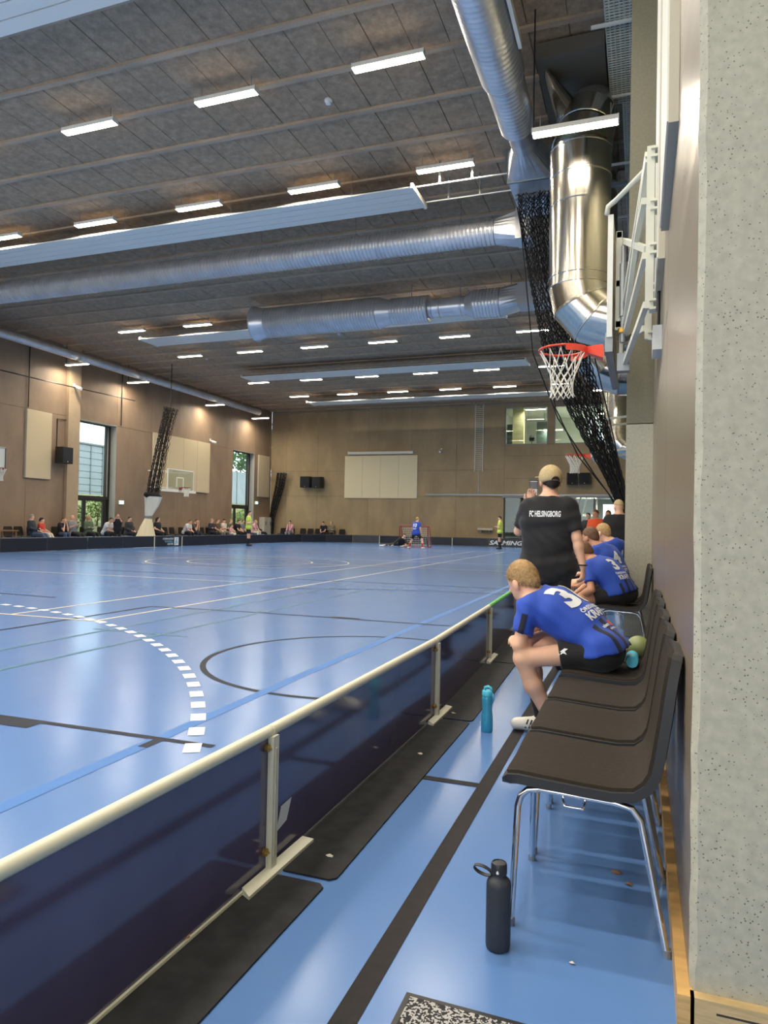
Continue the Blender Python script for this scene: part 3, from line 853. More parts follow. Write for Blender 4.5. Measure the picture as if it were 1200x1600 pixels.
collar((XD, 8.4, ZD), (0, 1, 0), 0.335, 'duct_steel', t)
spiral(B(), (XD, 10.55, ZD), (XD, 12.0, ZD), 0.29).build('duct_section', 'duct_steel', t, world=True, smooth=True, sharp=0.7)
collar((XD, 10.58, ZD), (0, 1, 0), 0.32, 'duct_steel', t)
plain(B(), [(XD, 12.0, ZD), (XD, 12.75, ZD)], 0.22).build('duct_section', 'galvanised', t, world=True, smooth=True, sharp=0.6)
round_to_rect(B(), (XD, 12.7, ZD), 0.22, (XD, 13.4, ZD), 0.8, 0.62, 'y').build('transition', 'galvanised', t, world=True)
B().box((XD - 0.4, 13.4, ZD - 0.31), (XD + 0.4, 14.0, ZD + 0.31)).build('square_box', 'galvanised', t, world=True)
B().box((XD - 0.4, 14.03, ZD - 0.31), (XD + 0.4, 15.0, ZD + 0.31)).build('square_box', 'galvanised', t, world=True)
B().box((XD - 0.42, 13.38, ZD - 0.33), (XD + 0.42, 13.43, ZD + 0.33)).build('flange', 'grey_steel', t, world=True)
B().box((XD + 0.36, 7.9, ZD - 0.14), (XD + 0.41, 9.9, ZD - 0.02)).build('hatch', 'white_paint', t, world=True)
for y in (4.5, 7, 9.5, 11.5): B().tube([(XD, y, ZD + 0.25), (XD, y, ZC)], 0.01, 4).build('hanger_rod', 'grey_steel', t, world=True)
t = thing('wall_duct', 'slim round duct along the top of the left wall', 'duct', (-23.25, 25, 8.3))
y = 9.0
k = 0
while y < 39.9:
    spiral(B(), (-23.25, y, 8.3), (-23.25, y + 3.1, 8.3), 0.165, pitch=0.1, seg=18).build('duct_section', 'duct_steel', t, world=True, smooth=True, sharp=0.7)
    collar((-23.25, y, 8.3), (0, 1, 0), 0.168, 'duct_steel', t); B().tube([(-23.25, y + 1, 8.4), (-23.25, y + 1, ZC)], 0.01, 4).build('hanger_rod', 'grey_steel', t, world=True)
    y += 3.1

def steel_riser(y, label, top=True, r=0.475, cx=-0.965):
    t = thing('steel_riser', label, 'duct', (cx, y, 3.7))
    zt = 7.25
    plain(B(), [(cx, y, 5.05), (cx, y, 6.35)], r, 40).build('duct_section', 'stainless', t, world=True, smooth=True, sharp=0.5)
    plain(B(), [(cx, y, 6.35), (cx, y, 6.8)], r, 40).build('duct_section', 'stainless', t, world=True, smooth=True, sharp=0.5)
    plain(B(), [(cx, y, 6.8), (cx, y, zt)], r, 40).build('duct_section', 'stainless', t, world=True, smooth=True, sharp=0.5)
    def mitre(p0, n0, p1, n1, r0, r1, axis):
        A = []
        for p, n, rad in ((Vector(p0), Vector(n0).normalized(), r0), (Vector(p1), Vector(n1).normalized(), r1)):
            ring = []; s = n.cross(Vector((0, 1, 0))).normalized()
            for k in range(40):
                a = 2 * PI * k / 40; d = Vector((0, 1, 0)) * math.cos(a) + s * math.sin(a)
                ring.append(tuple(p + d * rad))
            A.append(ring)
        return B().rings(A)
    def seam(p, n, rad, nm='seam_band'):
        p = Vector(p); n = Vector(n).normalized()
        B().tube([p - n * 0.02, p - n * 0.012, p + n * 0.012, p + n * 0.02], [rad, rad + 0.01, rad + 0.01, rad], 40, caps=False).build(nm, 'stainless', t, world=True, smooth=True, sharp=0.6)
    for z in (5.05, 5.2, 6.35, 6.8, zt): seam((cx, y, z), (0, 0, 1), r)
    E_ = [((cx, y, 5.05), (0, 0, -1)), ((cx + 0.06, y, 4.78), (0.38, 0, -0.92)), ((cx + 0.28, y, 4.54), (0.72, 0, -0.7)), ((cx + 0.55, y, 4.46), (1, 0, -0.1)), ((XR, y, 4.44), (1, 0, 0))]
    for a_, b_ in zip(E_[:-1], E_[1:]):
        mitre(a_[0], a_[1], b_[0], b_[1], r, r, 'y').build('elbow_segment', 'stainless', t, world=True, smooth=True, sharp=0.45); seam(b_[0], b_[1], r)
    if top:
        p1 = (cx + 0.1, y + 0.25, 8.02)
        B().tube([(cx, y, zt), (cx + 0.02, y + 0.05, zt + 0.1), p1], [r, r, r - 0.06], 40).build('duct_section', 'stainless', t, world=True, smooth=True, sharp=0.5)
        seam((cx + 0.06, y + 0.13, 7.65), (0.13, 0.3, 0.95), r - 0.025)
        B().box((-1.66, y - 0.4, 8.66), (-0.6, y + 3.2, ZC - 0.05)).build('plenum', 'plenum_grey', t, world=True)
        # wedge-shaped transition up to the ceiling
        A = [(p1[0] - 0.24 + 0.27 * math.cos(2 * PI * k / 20), p1[1] - 0.1 + 0.25 * math.sin(2 * PI * k / 20), 7.9) for k in range(20)]
        Q = [(cx - 0.60 + 0.03 * math.cos(2 * PI * k / 20), p1[1] - 0.1 + 0.25 * math.sin(2 * PI * k / 20), 8.75) for k in range(20)]
        B().rings([A, Q]).build('wedge', 'stainless', t, world=True, smooth=True, sharp=0.6)
        B().tube([(cx + 0.15, y + 0.3, 7.9), (cx + 0.1, y + 0.9, 8.5), (cx, y + 1.6, ZC)], 0.36, 28).build('duct_section', 'galvanised', t, world=True, smooth=True, sharp=0.6)
    else:
        B().tube([(cx, y, zt), (cx, y, ZC - 0.05)], r - 0.02, 32).build('duct_section', 'stainless', t, world=True, smooth=True, sharp=0.5)
    return t
steel_riser(11.6, 'big shiny steel riser with a segmented elbow near the right wall')
steel_riser(15.4, 'second steel riser, its elbow showing below the nearest one', top=False)
steel_riser(30.0, 'distant shiny steel riser beside the grey pier', top=False)

# ------------------------------------------------------------------ cable tray over the right wall
t = thing('cable_tray', 'white wire cable tray along the top of the right wall', 'cable tray', (-0.36, 12, 8.45))
for (x0, x1, y0, y1) in ((-0.55, -0.18, 6.0, 12.5), (-0.36, -0.19, 12.5, 30)):
    for x in (x0, x0 + (x1 - x0) * 0.33, x0 + (x1 - x0) * 0.67, x1):
        B().tube([(x, y0, 8.45), (x, y1, 8.45)], 0.007, 4).build('side_wire', 'cream_steel', t, world=True)
    for x in (x0, x1): B().box((x - 0.008, y0, 8.45), (x + 0.008, y1, 8.53)).build('side_rail', 'cream_steel', t, world=True)
    rb = B(); y = y0
    while y < y1:
        rb.box((x0, y - 0.008, 8.445), (x1, y + 0.008, 8.46)); y += 0.06
    tag(rb.build('cross_wires', 'cream_steel', t, world=True), kind='stuff')
for y in (8.4, 10.4, 12.2, 14.5, 17, 20):
    B().bar((-0.75, y, 8.41), (XR - 0.002, y, 8.41), 0.04, 0.04).build('bracket', 'white_paint', t, world=True)
cb_ = B()
for k in range(5): cb_.tube([(-0.5 + k * 0.07, 6, 8.475), (-0.49 + k * 0.07, 9, 8.475), (-0.5 + k * 0.065, 12.4, 8.475)], 0.014, 5)
tag(cb_.build('cables', 'white_plastic', t, world=True), kind='stuff')

# ------------------------------------------------------------------ acoustic panels, screens, speakers
def acoustic(name, rects, axis, plane, sign, thick, label, m='panel_beige', cat='wall panel'):
    u0, u1, z0 = rects[0][0], rects[-1][1], rects[0][2]
    loc = (plane + sign * thick / 2, (u0 + u1) / 2, z0) if axis == 'x' else ((u0 + u1) / 2, plane + sign * thick / 2, z0)
    t = thing(name, label, cat, loc)
    for a0, a1, b0, b1 in rects:
        if axis == 'x': B().box((plane + sign * 0.01, a0 + 0.012, b0 + 0.012), (plane + sign * thick, a1 - 0.012, b1 - 0.012)).build('panel', m, t, world=True)
        else: B().box((a0 + 0.012, plane + sign * 0.01, b0 + 0.012), (a1 - 0.012, plane + sign * thick, b1 - 0.012)).build('panel', m, t, world=True)
        if axis == 'x': B().box((plane, a0, b0), (plane + sign * thick * 0.86, a1, b1)).build('edge_frame', 'panel_edge', t, world=True)
        else: B().box((a0, plane, b0), (a1, plane + sign * thick * 0.86, b1)).build('edge_frame', 'panel_edge', t, world=True)
    return t
acoustic('acoustic_panel', [(22.6, 23.95, 2.88, 5.78)], 'x', XL, 1, 0.09, 'single beige acoustic panel on the left wall beside the speaker')
acoustic('acoustic_panel', [(30.82 + k * 1.3, 30.82 + (k + 1) * 1.3, 2.87, 5.85) for k in range(4)], 'x', XL, 1, 0.09, 'wide beige panel of four boards behind the gathered net')
acoustic('acoustic_panel', [(41.78, 43.25, 2.93, 5.76)], 'x', XL, 1, 0.09, 'narrow beige panel on the left wall beside the farther window')
acoustic('acoustic_panel', [(-18.66 + k * 1.275, -18.66 + (k + 1) * 1.275, 2.93, 5.75) for k in range(4)], 'y', YF, -1, 0.09, 'large beige panel of four boards on the end wall', m='screen_white')
acoustic('acoustic_panel', [(3.02, 4.12, 2.84, 5.9)], 'x', XR, -1, 0.045, 'pale acoustic panel on the side wall nearest to the viewer', m='panel_pale')
acoustic('acoustic_panel', [(4.7, 5.85, 2.9, 5.96)], 'x', XR, -1, 0.045, 'pale acoustic panel on the side wall behind the basket frame', m='panel_pale')
t = thing('projector_screen', 'white roll-up screen case above the large beige end-wall panel', 'projector screen', (-16.1, YF - 0.1, 5.8))
B().tube([(-18.4, YF - 0.11, 5.93), (-13.85, YF - 0.11, 5.93)], 0.1, 10).build('case', 'white_paint', t, world=True, smooth=True, sharp=0.6)
for x in (-18.4, -13.9): B().box((x - 0.04, YF - 0.14, 5.84), (x + 0.04, YF, 6.05)).build('bracket', 'white_paint', t, world=True)
def speaker(x, y, z, rz, label, w=0.62, h=0.72, d=0.4):
    t = thing('loudspeaker', label, 'loudspeaker', (x, y, z), rz)
    B().box((-w / 2, -d / 2, 0), (w / 2, d / 2, h)).build('cabinet', 'black_plastic', t)
    B().box((-w / 2 + 0.03, d / 2, 0.03), (w / 2 - 0.03, d / 2 + 0.012, h - 0.03)).build('grille', 'black_fabric', t)
    B().box((-0.02, d / 2 + 0.012, 0.06), (0.02, d / 2 + 0.016, 0.1)).build('badge', 'white_plastic', t)
    B().box((-0.05, -d / 2 - 0.135, h * 0.3), (0.05, -d / 2, h * 0.6)).build('bracket', 'black_plastic', t)
    return t
speaker(XL + 0.345, 24.42, 3.62, -PI / 2, 'black loudspeaker on the left wall beside the tall window', 0.62, 0.72)
speaker(-21.4, YF - 0.34, 3.62, PI, 'left one of the black loudspeaker pair on the far end wall', 0.7, 0.75)
speaker(-20.5, YF - 0.36, 3.58, PI - 0.25, 'right one of the black loudspeaker pair on the far end wall', 0.72, 0.75)
speaker(-3.83, YF - 0.34, 3.8, PI + 0.15, 'left one of the two black loudspeakers below the distant hoop', 0.6, 0.7)
speaker(-3.1, YF - 0.34, 3.8, PI, 'right one of the two black loudspeakers below the distant hoop', 0.66, 0.7)
# end wall service rail, cable ladder, cameras, bench
t = thing('wall_rail', 'long pale service rail low on the end wall', 'rail', (-6.8, YF - 0.05, 3.12))
B().box((-13.0, YF - 0.06, 3.14), (0.05, YF, 3.24)).build('channel', 'grey_steel', t, world=True)
B().box((-8.0, YF - 0.1, 3.02), (0.05, YF, 3.12)).build('lower_channel', 'frame_grey', t, world=True)
t = thing('cable_ladder', 'tall narrow cable ladder on the upper end wall', 'cable ladder', (-9.5, YF - 0.05, 4.6))
for x in (-9.8, -9.3): B().box((x - 0.025, YF - 0.08, 4.65), (x + 0.025, YF, 8.85)).build('side_rail', 'cream_steel', t, world=True)
for k in range(34): B().box((-9.78, YF - 0.06, 4.75 + k * 0.12), (-9.32, YF - 0.02, 4.78 + k * 0.12)).build('rung', 'cream_steel', t, world=True)
B().box((-9.57, YF - 0.03, 3.2), (-9.53, YF, 4.65)).build('cable', 'grey_steel', t, world=True)
def wall_cam(loc, rz, label):
    t = thing('wall_camera', label, 'camera', loc, rz)
    B().tube([(0, 0.02, 0.05), (0, 0.34, -0.06)], 0.07, 10).build('housing', 'white_plastic', t, smooth=True, sharp=0.6)
    B().bar((0, -0.08, 0.12), (0, 0.1, 0.06), 0.04, 0.04).build('arm', 'white_plastic', t)
    B().box((-0.05, -0.1, 0.04), (0.05, -0.06, 0.2)).build('wall_plate', 'white_plastic', t)
wall_cam((-11.98, YF - 0.1, 5.95), PI, 'white camera on the end wall right of the big panel')
wall_cam((XL + 0.1, 36.1, 5.95), -PI / 2, 'white camera above the wide beige panel on the left wall')
wall_cam((XL + 0.26, 25.05, 7.1), -PI / 2, 'white camera high on the left wall pier')
t = thing('wall_bench', 'pale folded bench on the end wall left of the referee', 'bench', (-9.0, YF - 0.2, 0.95))
B().box((-9.5, YF - 0.35, 0.98), (-8.55, YF - 0.1, 1.12)).build('seat', 'panel_edge', t, world=True)
for x in (-9.3, -8.75): B().box((x - 0.02, YF - 0.3, 0.88), (x + 0.02, YF, 0.98)).build('bracket', 'grey_steel', t, world=True)
for i, (y, z) in enumerate(((28.5, 2.05), (41.65, 2.5))):
    t = thing('exit_sign', 'small green lit exit sign beside the %s left window' % ('nearer', 'farther')[i], 'exit sign', (XL + 0.05, y, z))
    B().box((XL, y - 0.17, z - 0.1), (XL + 0.06, y + 0.17, z + 0.1)).build('case', 'white_plastic', t, world=True)
    B().box((XL + 0.06, y - 0.15, z - 0.08), (XL + 0.065, y + 0.15, z + 0.08)).build('sign_face', 'sign_green', t, world=True)
t = thing('wall_cabinet', 'cream metal cabinet standing against the left wall near the corner', 'cabinet', (XL + 0.2, 42.7, 0))
B().box((XL + 0.02, 42.1, 0), (XL + 0.4, 43.3, 1.55)).build('body', 'panel_edge', t, world=True)
for k in range(2):
    d = B().box((XL + 0.4, 42.12 + k * 0.6, 0.05), (XL + 0.415, 42.68 + k * 0.6, 1.52)).build('door', 'panel_edge', t, world=True)
    B().box((XL + 0.415, 42.3 + k * 0.6, 1.0), (XL + 0.43, 42.36 + k * 0.6, 1.25)).build('vent', 'joint_dark', d, world=True)
# cables and lamps hanging on the left wall
t = thing('wall_cable', 'dark cable sagging along the upper left wall', 'cable', (XL + 0.3, 24, 7.1))
B().tube([(XL + 0.3, y, 7.15 - 0.1 * math.sin((y - 14) * 0.24)) for y in range(10, 30)], 0.025, 5).build('cable', 'black_plastic', t, world=True)
for y in (22.69, 28.35): B().tube([(XL + 0.05, y, 5.85), (XL + 0.05, y, 8.8)], 0.02, 5).build('drop_cable', 'black_plastic', t, world=True)
B().tube([(XL + 0.03, 24.3, 4.35), (XL + 0.03, 24.3, 5.6), (XL + 0.03, 24.8, 5.62)], 0.02, 5).build('speaker_cable', 'black_plastic', t, world=True)
for i, (x, y) in enumerate(((-5.45, 11.6), (-9.6, 18.2), (-17.6, 18.4), (-3.75, 18.9), (-18.1, 25.4), (-19.4, 28.4), (-11.6, 26.2), (-17.2, 34.4))):
    t = thing('smoke_detector', 'small white smoke detector on the ceiling, %s by nearness' % ORD[i], 'smoke detector', (x, y, ZC - 0.09), group='ceiling smoke detectors')
    B().lathe([(0.03, 0.0), (0.05, 0.01), (0.06, 0.05), (0.075, 0.06), (0.075, 0.09)], 14).build('body', 'white_plastic', t, smooth=True, sharp=0.7)

# ------------------------------------------------------------------ rink boards
def board(p0, p1, label, near=False, group=None, rail_m='board_white', far=False, post=True, extra=None, name='rink_board'):
    p0, p1 = Vector((*p0, 0)), Vector((*p1, 0)); d = (p1 - p0); L = d.length; d.normalize(); rz = math.atan2(d.y, d.x)
    t = thing(name, label, 'rink board', tuple(p0), rz, group)
    pm = 'board_black' if near else 'board_far'
    B().box((0.012, -0.006, 0.018), (L - 0.012, 0.006, 0.485)).build('panel', pm, t)
    r = 0.02
    B().tube([(0.0, 0, 0.482), (0.004, 0, 0.482), (L - 0.004, 0, 0.482), (L, 0, 0.482)], [0.012, r, r, 0.012], 12 if near else 6).build('top_rail', rail_m, t, smooth=True, sharp=0.8)
    if post:
        B().box((L - 0.02, -0.03, 0.0), (L + 0.017, -0.008, 0.47)).build('post', 'board_white', t)
    if near:
        # slotted post face, foot bar and brass clips on the side towards the viewer
        B().box((L - 0.006, -0.0325, 0.06), (L + 0.004, -0.03, 0.43)).build('post_slot', 'panel_edge', t)
        f = B(); f.v = [(L - 0.19, -0.05, 0), (L + 0.26, -0.05, 0), (L + 0.24, -0.012, 0), (L - 0.17, -0.012, 0), (L - 0.19, -0.05, 0.018), (L + 0.26, -0.05, 0.018), (L + 0.24, -0.012, 0.03), (L - 0.17, -0.012, 0.03)]
        f.f = [(0, 3, 2, 1), (4, 5, 6, 7), (0, 1, 5, 4), (1, 2, 6, 5), (2, 3, 7, 6), (3, 0, 4, 7)]
        f.build('foot', 'board_white', t)
        for z in (0.085, 0.435):
            c = B().lathe([(0.013, -0.012), (0.013, 0.0)], 10, (L - 0.034, -0.008, z), 'y').build('clip', 'brass', t)
            B().tube([(L - 0.05, -0.018, z + 0.008), (L - 0.02, -0.02, z - 0.006)], 0.005, 6).build('clip_lever', 'brass', c)
    if extra: extra(t, L)
    return t
# local y- side is towards the chairs for the near boards when d=+Y: local -y = +X
def strip0(t, L):
    B().box((0.0, -0.014, 0.0), (L, -0.006, 0.016)).build('bottom_strip', 'board_white', t)
def sticker1(t, L):
    z0 = 0.15
    b = B(); b.v = [(0.05, -0.0068, 0.115), (0.13, -0.0068, 0.13), (0.165, -0.0068, 0.20), (0.085, -0.0068, 0.195)]; b.f = [(0, 1, 2, 3)]
    b.build('sticker', 'white_plastic', t)
near_pts = [(-1.30, -1.95), (-1.235, 0.08), (-1.19, 2.165), (-1.19, 4.265), (-1.265, 6.3), (-1.36, 8.35)]
nl = ['glossy black rink board behind the viewpoint', 'glossy black rink board in the bottom left corner of the picture', 'glossy black rink board with a white sticker near its post', 'glossy black rink board right behind the blue bottle', 'rink board with a green top rail beside the standing coach']
ex = [strip0, strip0, sticker1, None, None]
for i in range(5):
    board(near_pts[i], near_pts[i + 1], nl[i], True, 'rink boards on the near side', 'board_green' if i == 4 else 'board_white', extra=ex[i])
pts = [(-1.36, 8.35)]
while pts[-1][1] < 38: pts.append((-1.4 - 0.004 * (pts[-1][1] - 8), pts[-1][1] + 2.0))
for i in range(len(pts) - 1):
    board(pts[i], pts[i + 1], 'rink board of the right-hand side, %s beyond the coach' % ORD[i], False, 'rink boards beyond the coach', 'board_white')
# far-side boards: left side, round corner, end
lp = [(-20.2, 9.9 + 2 * k) for k in range(14)]
ccx, ccy, cr = -15.7, 38.0, 4.5
lp.append((-20.2, ccy))
corner = [(ccx + cr * math.cos(PI - a), ccy + cr * math.sin(PI - a)) for a in (0, PI / 8, PI / 4, 3 * PI / 8, PI / 2)]
mat('lettering_blue', (120, 176, 206), 0.5)
mat('board_far_rail', (70, 70, 74), 0.4)
def copen(t, L):
    n = -0.0075
    for k, (s, z) in enumerate((('COPENHAGEN', 0.365), ('FLOORBALL', 0.245), ('CENTER', 0.125))):
        vs, fs = text_polys(s, 0.085, bold=0.02)
        w = max(v[0] for v in vs)
        b = B(); b.v = [(1.36 - w + x, n, z + y_) for x, y_ in vs]; b.f = fs
        b.build('lettering', 'line_white' if k != 1 else 'lettering_blue', t)
    b = B()
    b.box((1.43, n - 0.001, 0.06), (1.75, n, 0.43)).build('emblem_ground', 'white_plastic', t)
    b = B(); q = n - 0.002
    b.v = [(0.33 + x_, y_, z_) for x_, y_, z_ in ((1.16, q, 0.09), (1.22, q, 0.09), (1.27, q, 0.2), (1.33, q, 0.12), (1.37, q, 0.15), (1.3, q, 0.27), (1.28, q, 0.34), (1.36, q, 0.38), (1.33, q, 0.4), (1.24, q, 0.36), (1.2, q, 0.25))]; b.f = [tuple(range(11))]
    b.build('emblem_figure', 'lettering_blue', t)
order = 0
for i in range(len(lp) - 1):
    if lp[i + 1][1] < 15: continue
    p0, p1 = lp[i + 1], lp[i]    # reversed so that local -y faces the rink
    is_c = abs((p0[1] + p1[1]) / 2 - 26.9) < 0.3
    lab = 'black rink board with three lines of lettering and an emblem' if is_c else 'black rink board along the left side, %s from the left' % ORD[order]
    p0, p1 = lp[i], lp[i + 1]
    board(p0, p1, lab, False, 'rink boards on the left side', 'board_far_rail', extra=copen if is_c else None, post=(i in (7, 8)))
    order += 1
for i in range(4):
    board(corner[i], corner[i + 1], 'curved corner rink board, %s from the left' % ORD[i], False, 'rink boards round the far corner', 'board_far_rail', post=(i == 3))
def salming(t, L):
    vs, fs = text_polys('SALMING.', 0.27, bold=0.03, shear=0.28, sx=1.35)
    b = B(); b.v = [(L / 2 + x, -0.0075, 0.24 + y_) for x, y_ in vs]; b.f = fs; b.build('lettering', 'line_white', t)
ep = [(-15.7, 42.5), (-13.3, 42.5), (-10.9, 42.5), (-8.6, 42.5), (-6.5, 42.5), (-4.4, 42.45)]
el = ['black end rink board, leftmost of the straight ones', 'black end rink board behind the goal', 'black end rink board between the goal and the white lettering', 'black end rink board with large slanted white lettering', 'black end rink board right of the white lettering']
for i in range(5):
    board(ep[i], ep[i + 1], el[i], False, 'rink boards at the far end', 'board_far_rail', post=(i in (1,)), extra=salming if i == 3 else None)

# ------------------------------------------------------------------ basketball baskets
def hoop_net(b, c, r0, depth, rt, n=12, seed=1, flare=True):
    """knotted net: long loops from the ring, then diamonds down to a narrow ragged end"""
    rng = random.Random(seed)
    lev = [(0.0, 1.0), (0.34, 0.68), (0.48, 0.55), (0.62, 0.5), (0.76, 0.47), (0.9, 0.47), (1.0, 0.53)]
    P = []
    for li, (h, f) in enumerate(lev):
        row = []
        for k in range(n):
            a = 2 * PI * (k + (0.5 if li % 2 else 0)) / n + rng.uniform(-0.04, 0.04)
            rr = r0 * f * (1 + rng.uniform(-0.05, 0.05))
            row.append((c[0] + rr * math.cos(a), c[1] + rr * math.sin(a), c[2] - depth * h + rng.uniform(-0.008, 0.008) * (li > 0)))
        P.append(row)
    for li in range(len(lev) - 1):
        for k in range(n):
            for dk in ((0, -1) if li % 2 == 0 else (0, 1)):
                a_, b_ = Vector(P[li][k]), Vector(P[li + 1][(k + dk) % n])
                if li == 0:
                    m = (a_ + b_) / 2; m.x = c[0] + (m.x - c[0]) * 0.98; m.y = c[1] + (m.y - c[1]) * 0.98
                    b.tube([a_, m, b_], rt, 5, caps=False)
                else: b.tube([a_, b_], rt, 5, caps=False)
    return b
def hoop(t, c, d, r=0.225, m='hoop_red', net_m='net_white', rt=0.005, seed=1, n=12, depth=0.45):
    """ring with bracket plate; d = unit direction from the board to the ring (in plan)"""
    c = Vector(c); d = Vector(d)
    ring = [c + Vector((r * math.cos(2 * PI * k / 36), r * math.sin(2 * PI * k / 36), 0)) for k in range(36)]
    rg = B().tube(ring, 0.011, 8, closed=True).build('ring', m, t, world=True, smooth=True)
    # curved shield under the back of the ring
    b = B(); a0 = math.atan2(-d.y, -d.x); top, bot, top2, bot2 = [], [], [], []
    for i in range(17):
        a = a0 - 1.35 + 2.7 * i / 16
        for lst, rad, z in ((top, r + 0.012, 0.008), (bot, r + 0.012, -0.055), (bot2, r + 0.018, -0.055), (top2, r + 0.018, 0.008)):
            lst.append((c.x + rad * math.cos(a), c.y + rad * math.sin(a), c.z + z))
    b.rings([[top[i], bot[i], bot2[i], top2[i]] for i in range(17)])
    b.build('ring_shield', m, t, world=True)
    s = Vector((-d.y, d.x, 0)); p0 = c - d * (r + 0.01); p1 = c - d * (r + 0.16)
    b = B()
    for p, w, zt, zb in ((p0, 0.05, 0.01, -0.05), (p1, 0.1, 0.012, -0.12)):
        b.v += [tuple(p - s * w + Vector((0, 0, zb))), tuple(p + s * w + Vector((0, 0, zb))), tuple(p + s * w + Vector((0, 0, zt))), tuple(p - s * w + Vector((0, 0, zt)))]
    b.f = [(0, 1, 2, 3), (7, 6, 5, 4), (0, 4, 5, 1), (1, 5, 6, 2), (2, 6, 7, 3), (3, 7, 4, 0)]
    b.build('bracket', m, t, world=True)
    hk = B()
    for k in range(12):
        a = 2 * PI * k / 12; q = c + Vector((r * math.cos(a), r * math.sin(a), -0.012)); hk.tube([q, q + Vector((0, 0, -0.018))], 0.004, 5)
    tag(hk.build('net_hooks', m, t, world=True), kind='stuff')
    hoop_net(B(), (c.x, c.y, c.z - 0.02), r, depth, rt, n, seed).build('net', net_m, t, world=True)

# near basket, folded against the right wall
BX = -0.285
t = thing('basketball_hoop', 'near basketball hoop with orange ring and white frame on the right wall', 'basketball hoop', (BX, 7.1, 2.8))
B().box((BX, 6.2, 2.82), (BX + 0.045, 8.0, 3.86)).build('backboard', 'backboard_white', t, world=True)
B().box((BX - 0.012, 6.22, 2.70), (BX + 0.05, 6.27, 2.86)).box((BX - 0.012, 6.27, 2.70), (BX + 0.05, 7.95, 2.78)).build('edge_padding', 'grey_steel', t, world=True)
hoop(t, (-0.735, 7.1, 2.955), (-1, 0, 0), 0.225, rt=0.0048, seed=4)
# back frame of the board
for y in (6.32, 6.62, 7.4):
    B().bar((BX + 0.09, y, 2.9), (BX + 0.09, y, 3.75), 0.04, 0.05, (1, 0, 0)).build('frame_upright', 'cream_steel', t, world=True)
for z in (2.95, 3.3, 3.72):
    B().bar((BX + 0.09, 6.3, z), (BX + 0.09, 7.9, z), 0.04, 0.05).build('frame_rail', 'cream_steel', t, world=True)
B().tube([(BX + 0.13, 6.26, 2.78), (BX + 0.13, 6.26, 3.6)], 0.022, 10).tube([(BX + 0.13, 6.26, 3.0), (BX + 0.13, 6.26, 3.45)], 0.034, 10).build('height_spindle', 'grey_steel', t, world=True, smooth=True, sharp=0.6)
B().tube([(BX + 0.13, 6.26, 2.86), (BX + 0.13, 6.26, 2.9)], 0.04, 8).build('brass_nut', 'brass', t, world=True)
B().tube([(BX - 0.01, 6.2, 3.86), (BX + 0.0, 6.2, 3.93), (BX + 0.06, 6.15, 3.95), (0.02, 5.7, 3.97)], 0.022, 8).build('top_stay', 'cream_steel', t, world=True, smooth=True)
# wall posts and folding arms
for y, zz in ((4.95, (2.66, 3.74)), (5.75, (2.66, 3.74))):
    B().bar((0.04, y, zz[0]), (0.04, y, zz[1]), 0.05, 0.05, (1, 0, 0)).build('wall_post', 'cream_steel', t, world=True)
    for z in (zz[0] + 0.02, 3.05, 3.34, zz[1] - 0.05):
        B().box((0.04, y - 0.05, z - 0.035), (XR - 0.046, y + 0.05, z - 0.02)).box((0.04, y - 0.05, z + 0.02), (XR - 0.046, y + 0.05, z + 0.035)).build('wall_bracket', 'cream_steel', t, world=True)
arms = [((0.02, 4.95, 3.70), (-0.15, 6.3, 3.10)), ((0.02, 4.95, 3.66), (-0.15, 6.35, 2.9)), ((0.01, 4.95, 3.02), (-0.14, 6.3, 2.86)), ((0.02, 5.0, 3.08), (-0.15, 6.3, 3.66)), ((0.02, 4.98, 2.7), (-0.14, 6.35, 2.62)), ((0.02, 5.75, 3.7), (-0.15, 6.9, 3.3)), ((0.02, 5.75, 2.75), (-0.15, 6.9, 2.95)), ((0.0, 4.98, 3.4), (-0.15, 6.6, 3.3))]
for a_, b_ in arms: B().bar(a_, b_, 0.035, 0.045).build('folding_arm', 'cream_steel', t, world=True)
B().box((-0.2, 6.3, 2.55), (-0.1, 6.42, 2.7)).build('gearbox', 'grey_steel', t, world=True)
B().bar((-0.17, 6.34, 2.6), (-0.17, 6.34, 3.7), 0.03, 0.03, (1, 0, 0)).build('frame_upright', 'cream_steel', t, world=True)
t = thing('junction_box', 'small white box with a cable on the side wall below the basket frame', 'junction box', (0.1, 5.35, 2.5))
B().box((XR - 0.06, 5.2, 2.45), (XR, 5.5, 2.62)).build('case', 'white_plastic', t, world=True)
B().tube([(XR - 0.02, 5.35, 2.62), (XR - 0.02, 5.35, 2.9)], 0.012, 6).build('cable', 'black_plastic', t, world=True)

# second basket on the right wall, farther away
t = thing('basketball_hoop', 'distant basketball hoop beside the black net on the right', 'basketball hoop', (-1.15, 18.8, 2.9))
B().box((-1.15, 17.9, 2.95), (-1.11, 19.7, 4.0)).build('backboard', 'backboard_white', t, world=True)
hoop(t, (-1.6, 18.8, 3.1), (-1, 0, 0), 0.235, rt=0.009, seed=9)
for y in (18.2, 19.4):
    for z in (3.1, 3.9): B().bar((-1.1, y, z), (XR, y, z + 0.1), 0.05, 0.05).build('arm', 'cream_steel', t, world=True)
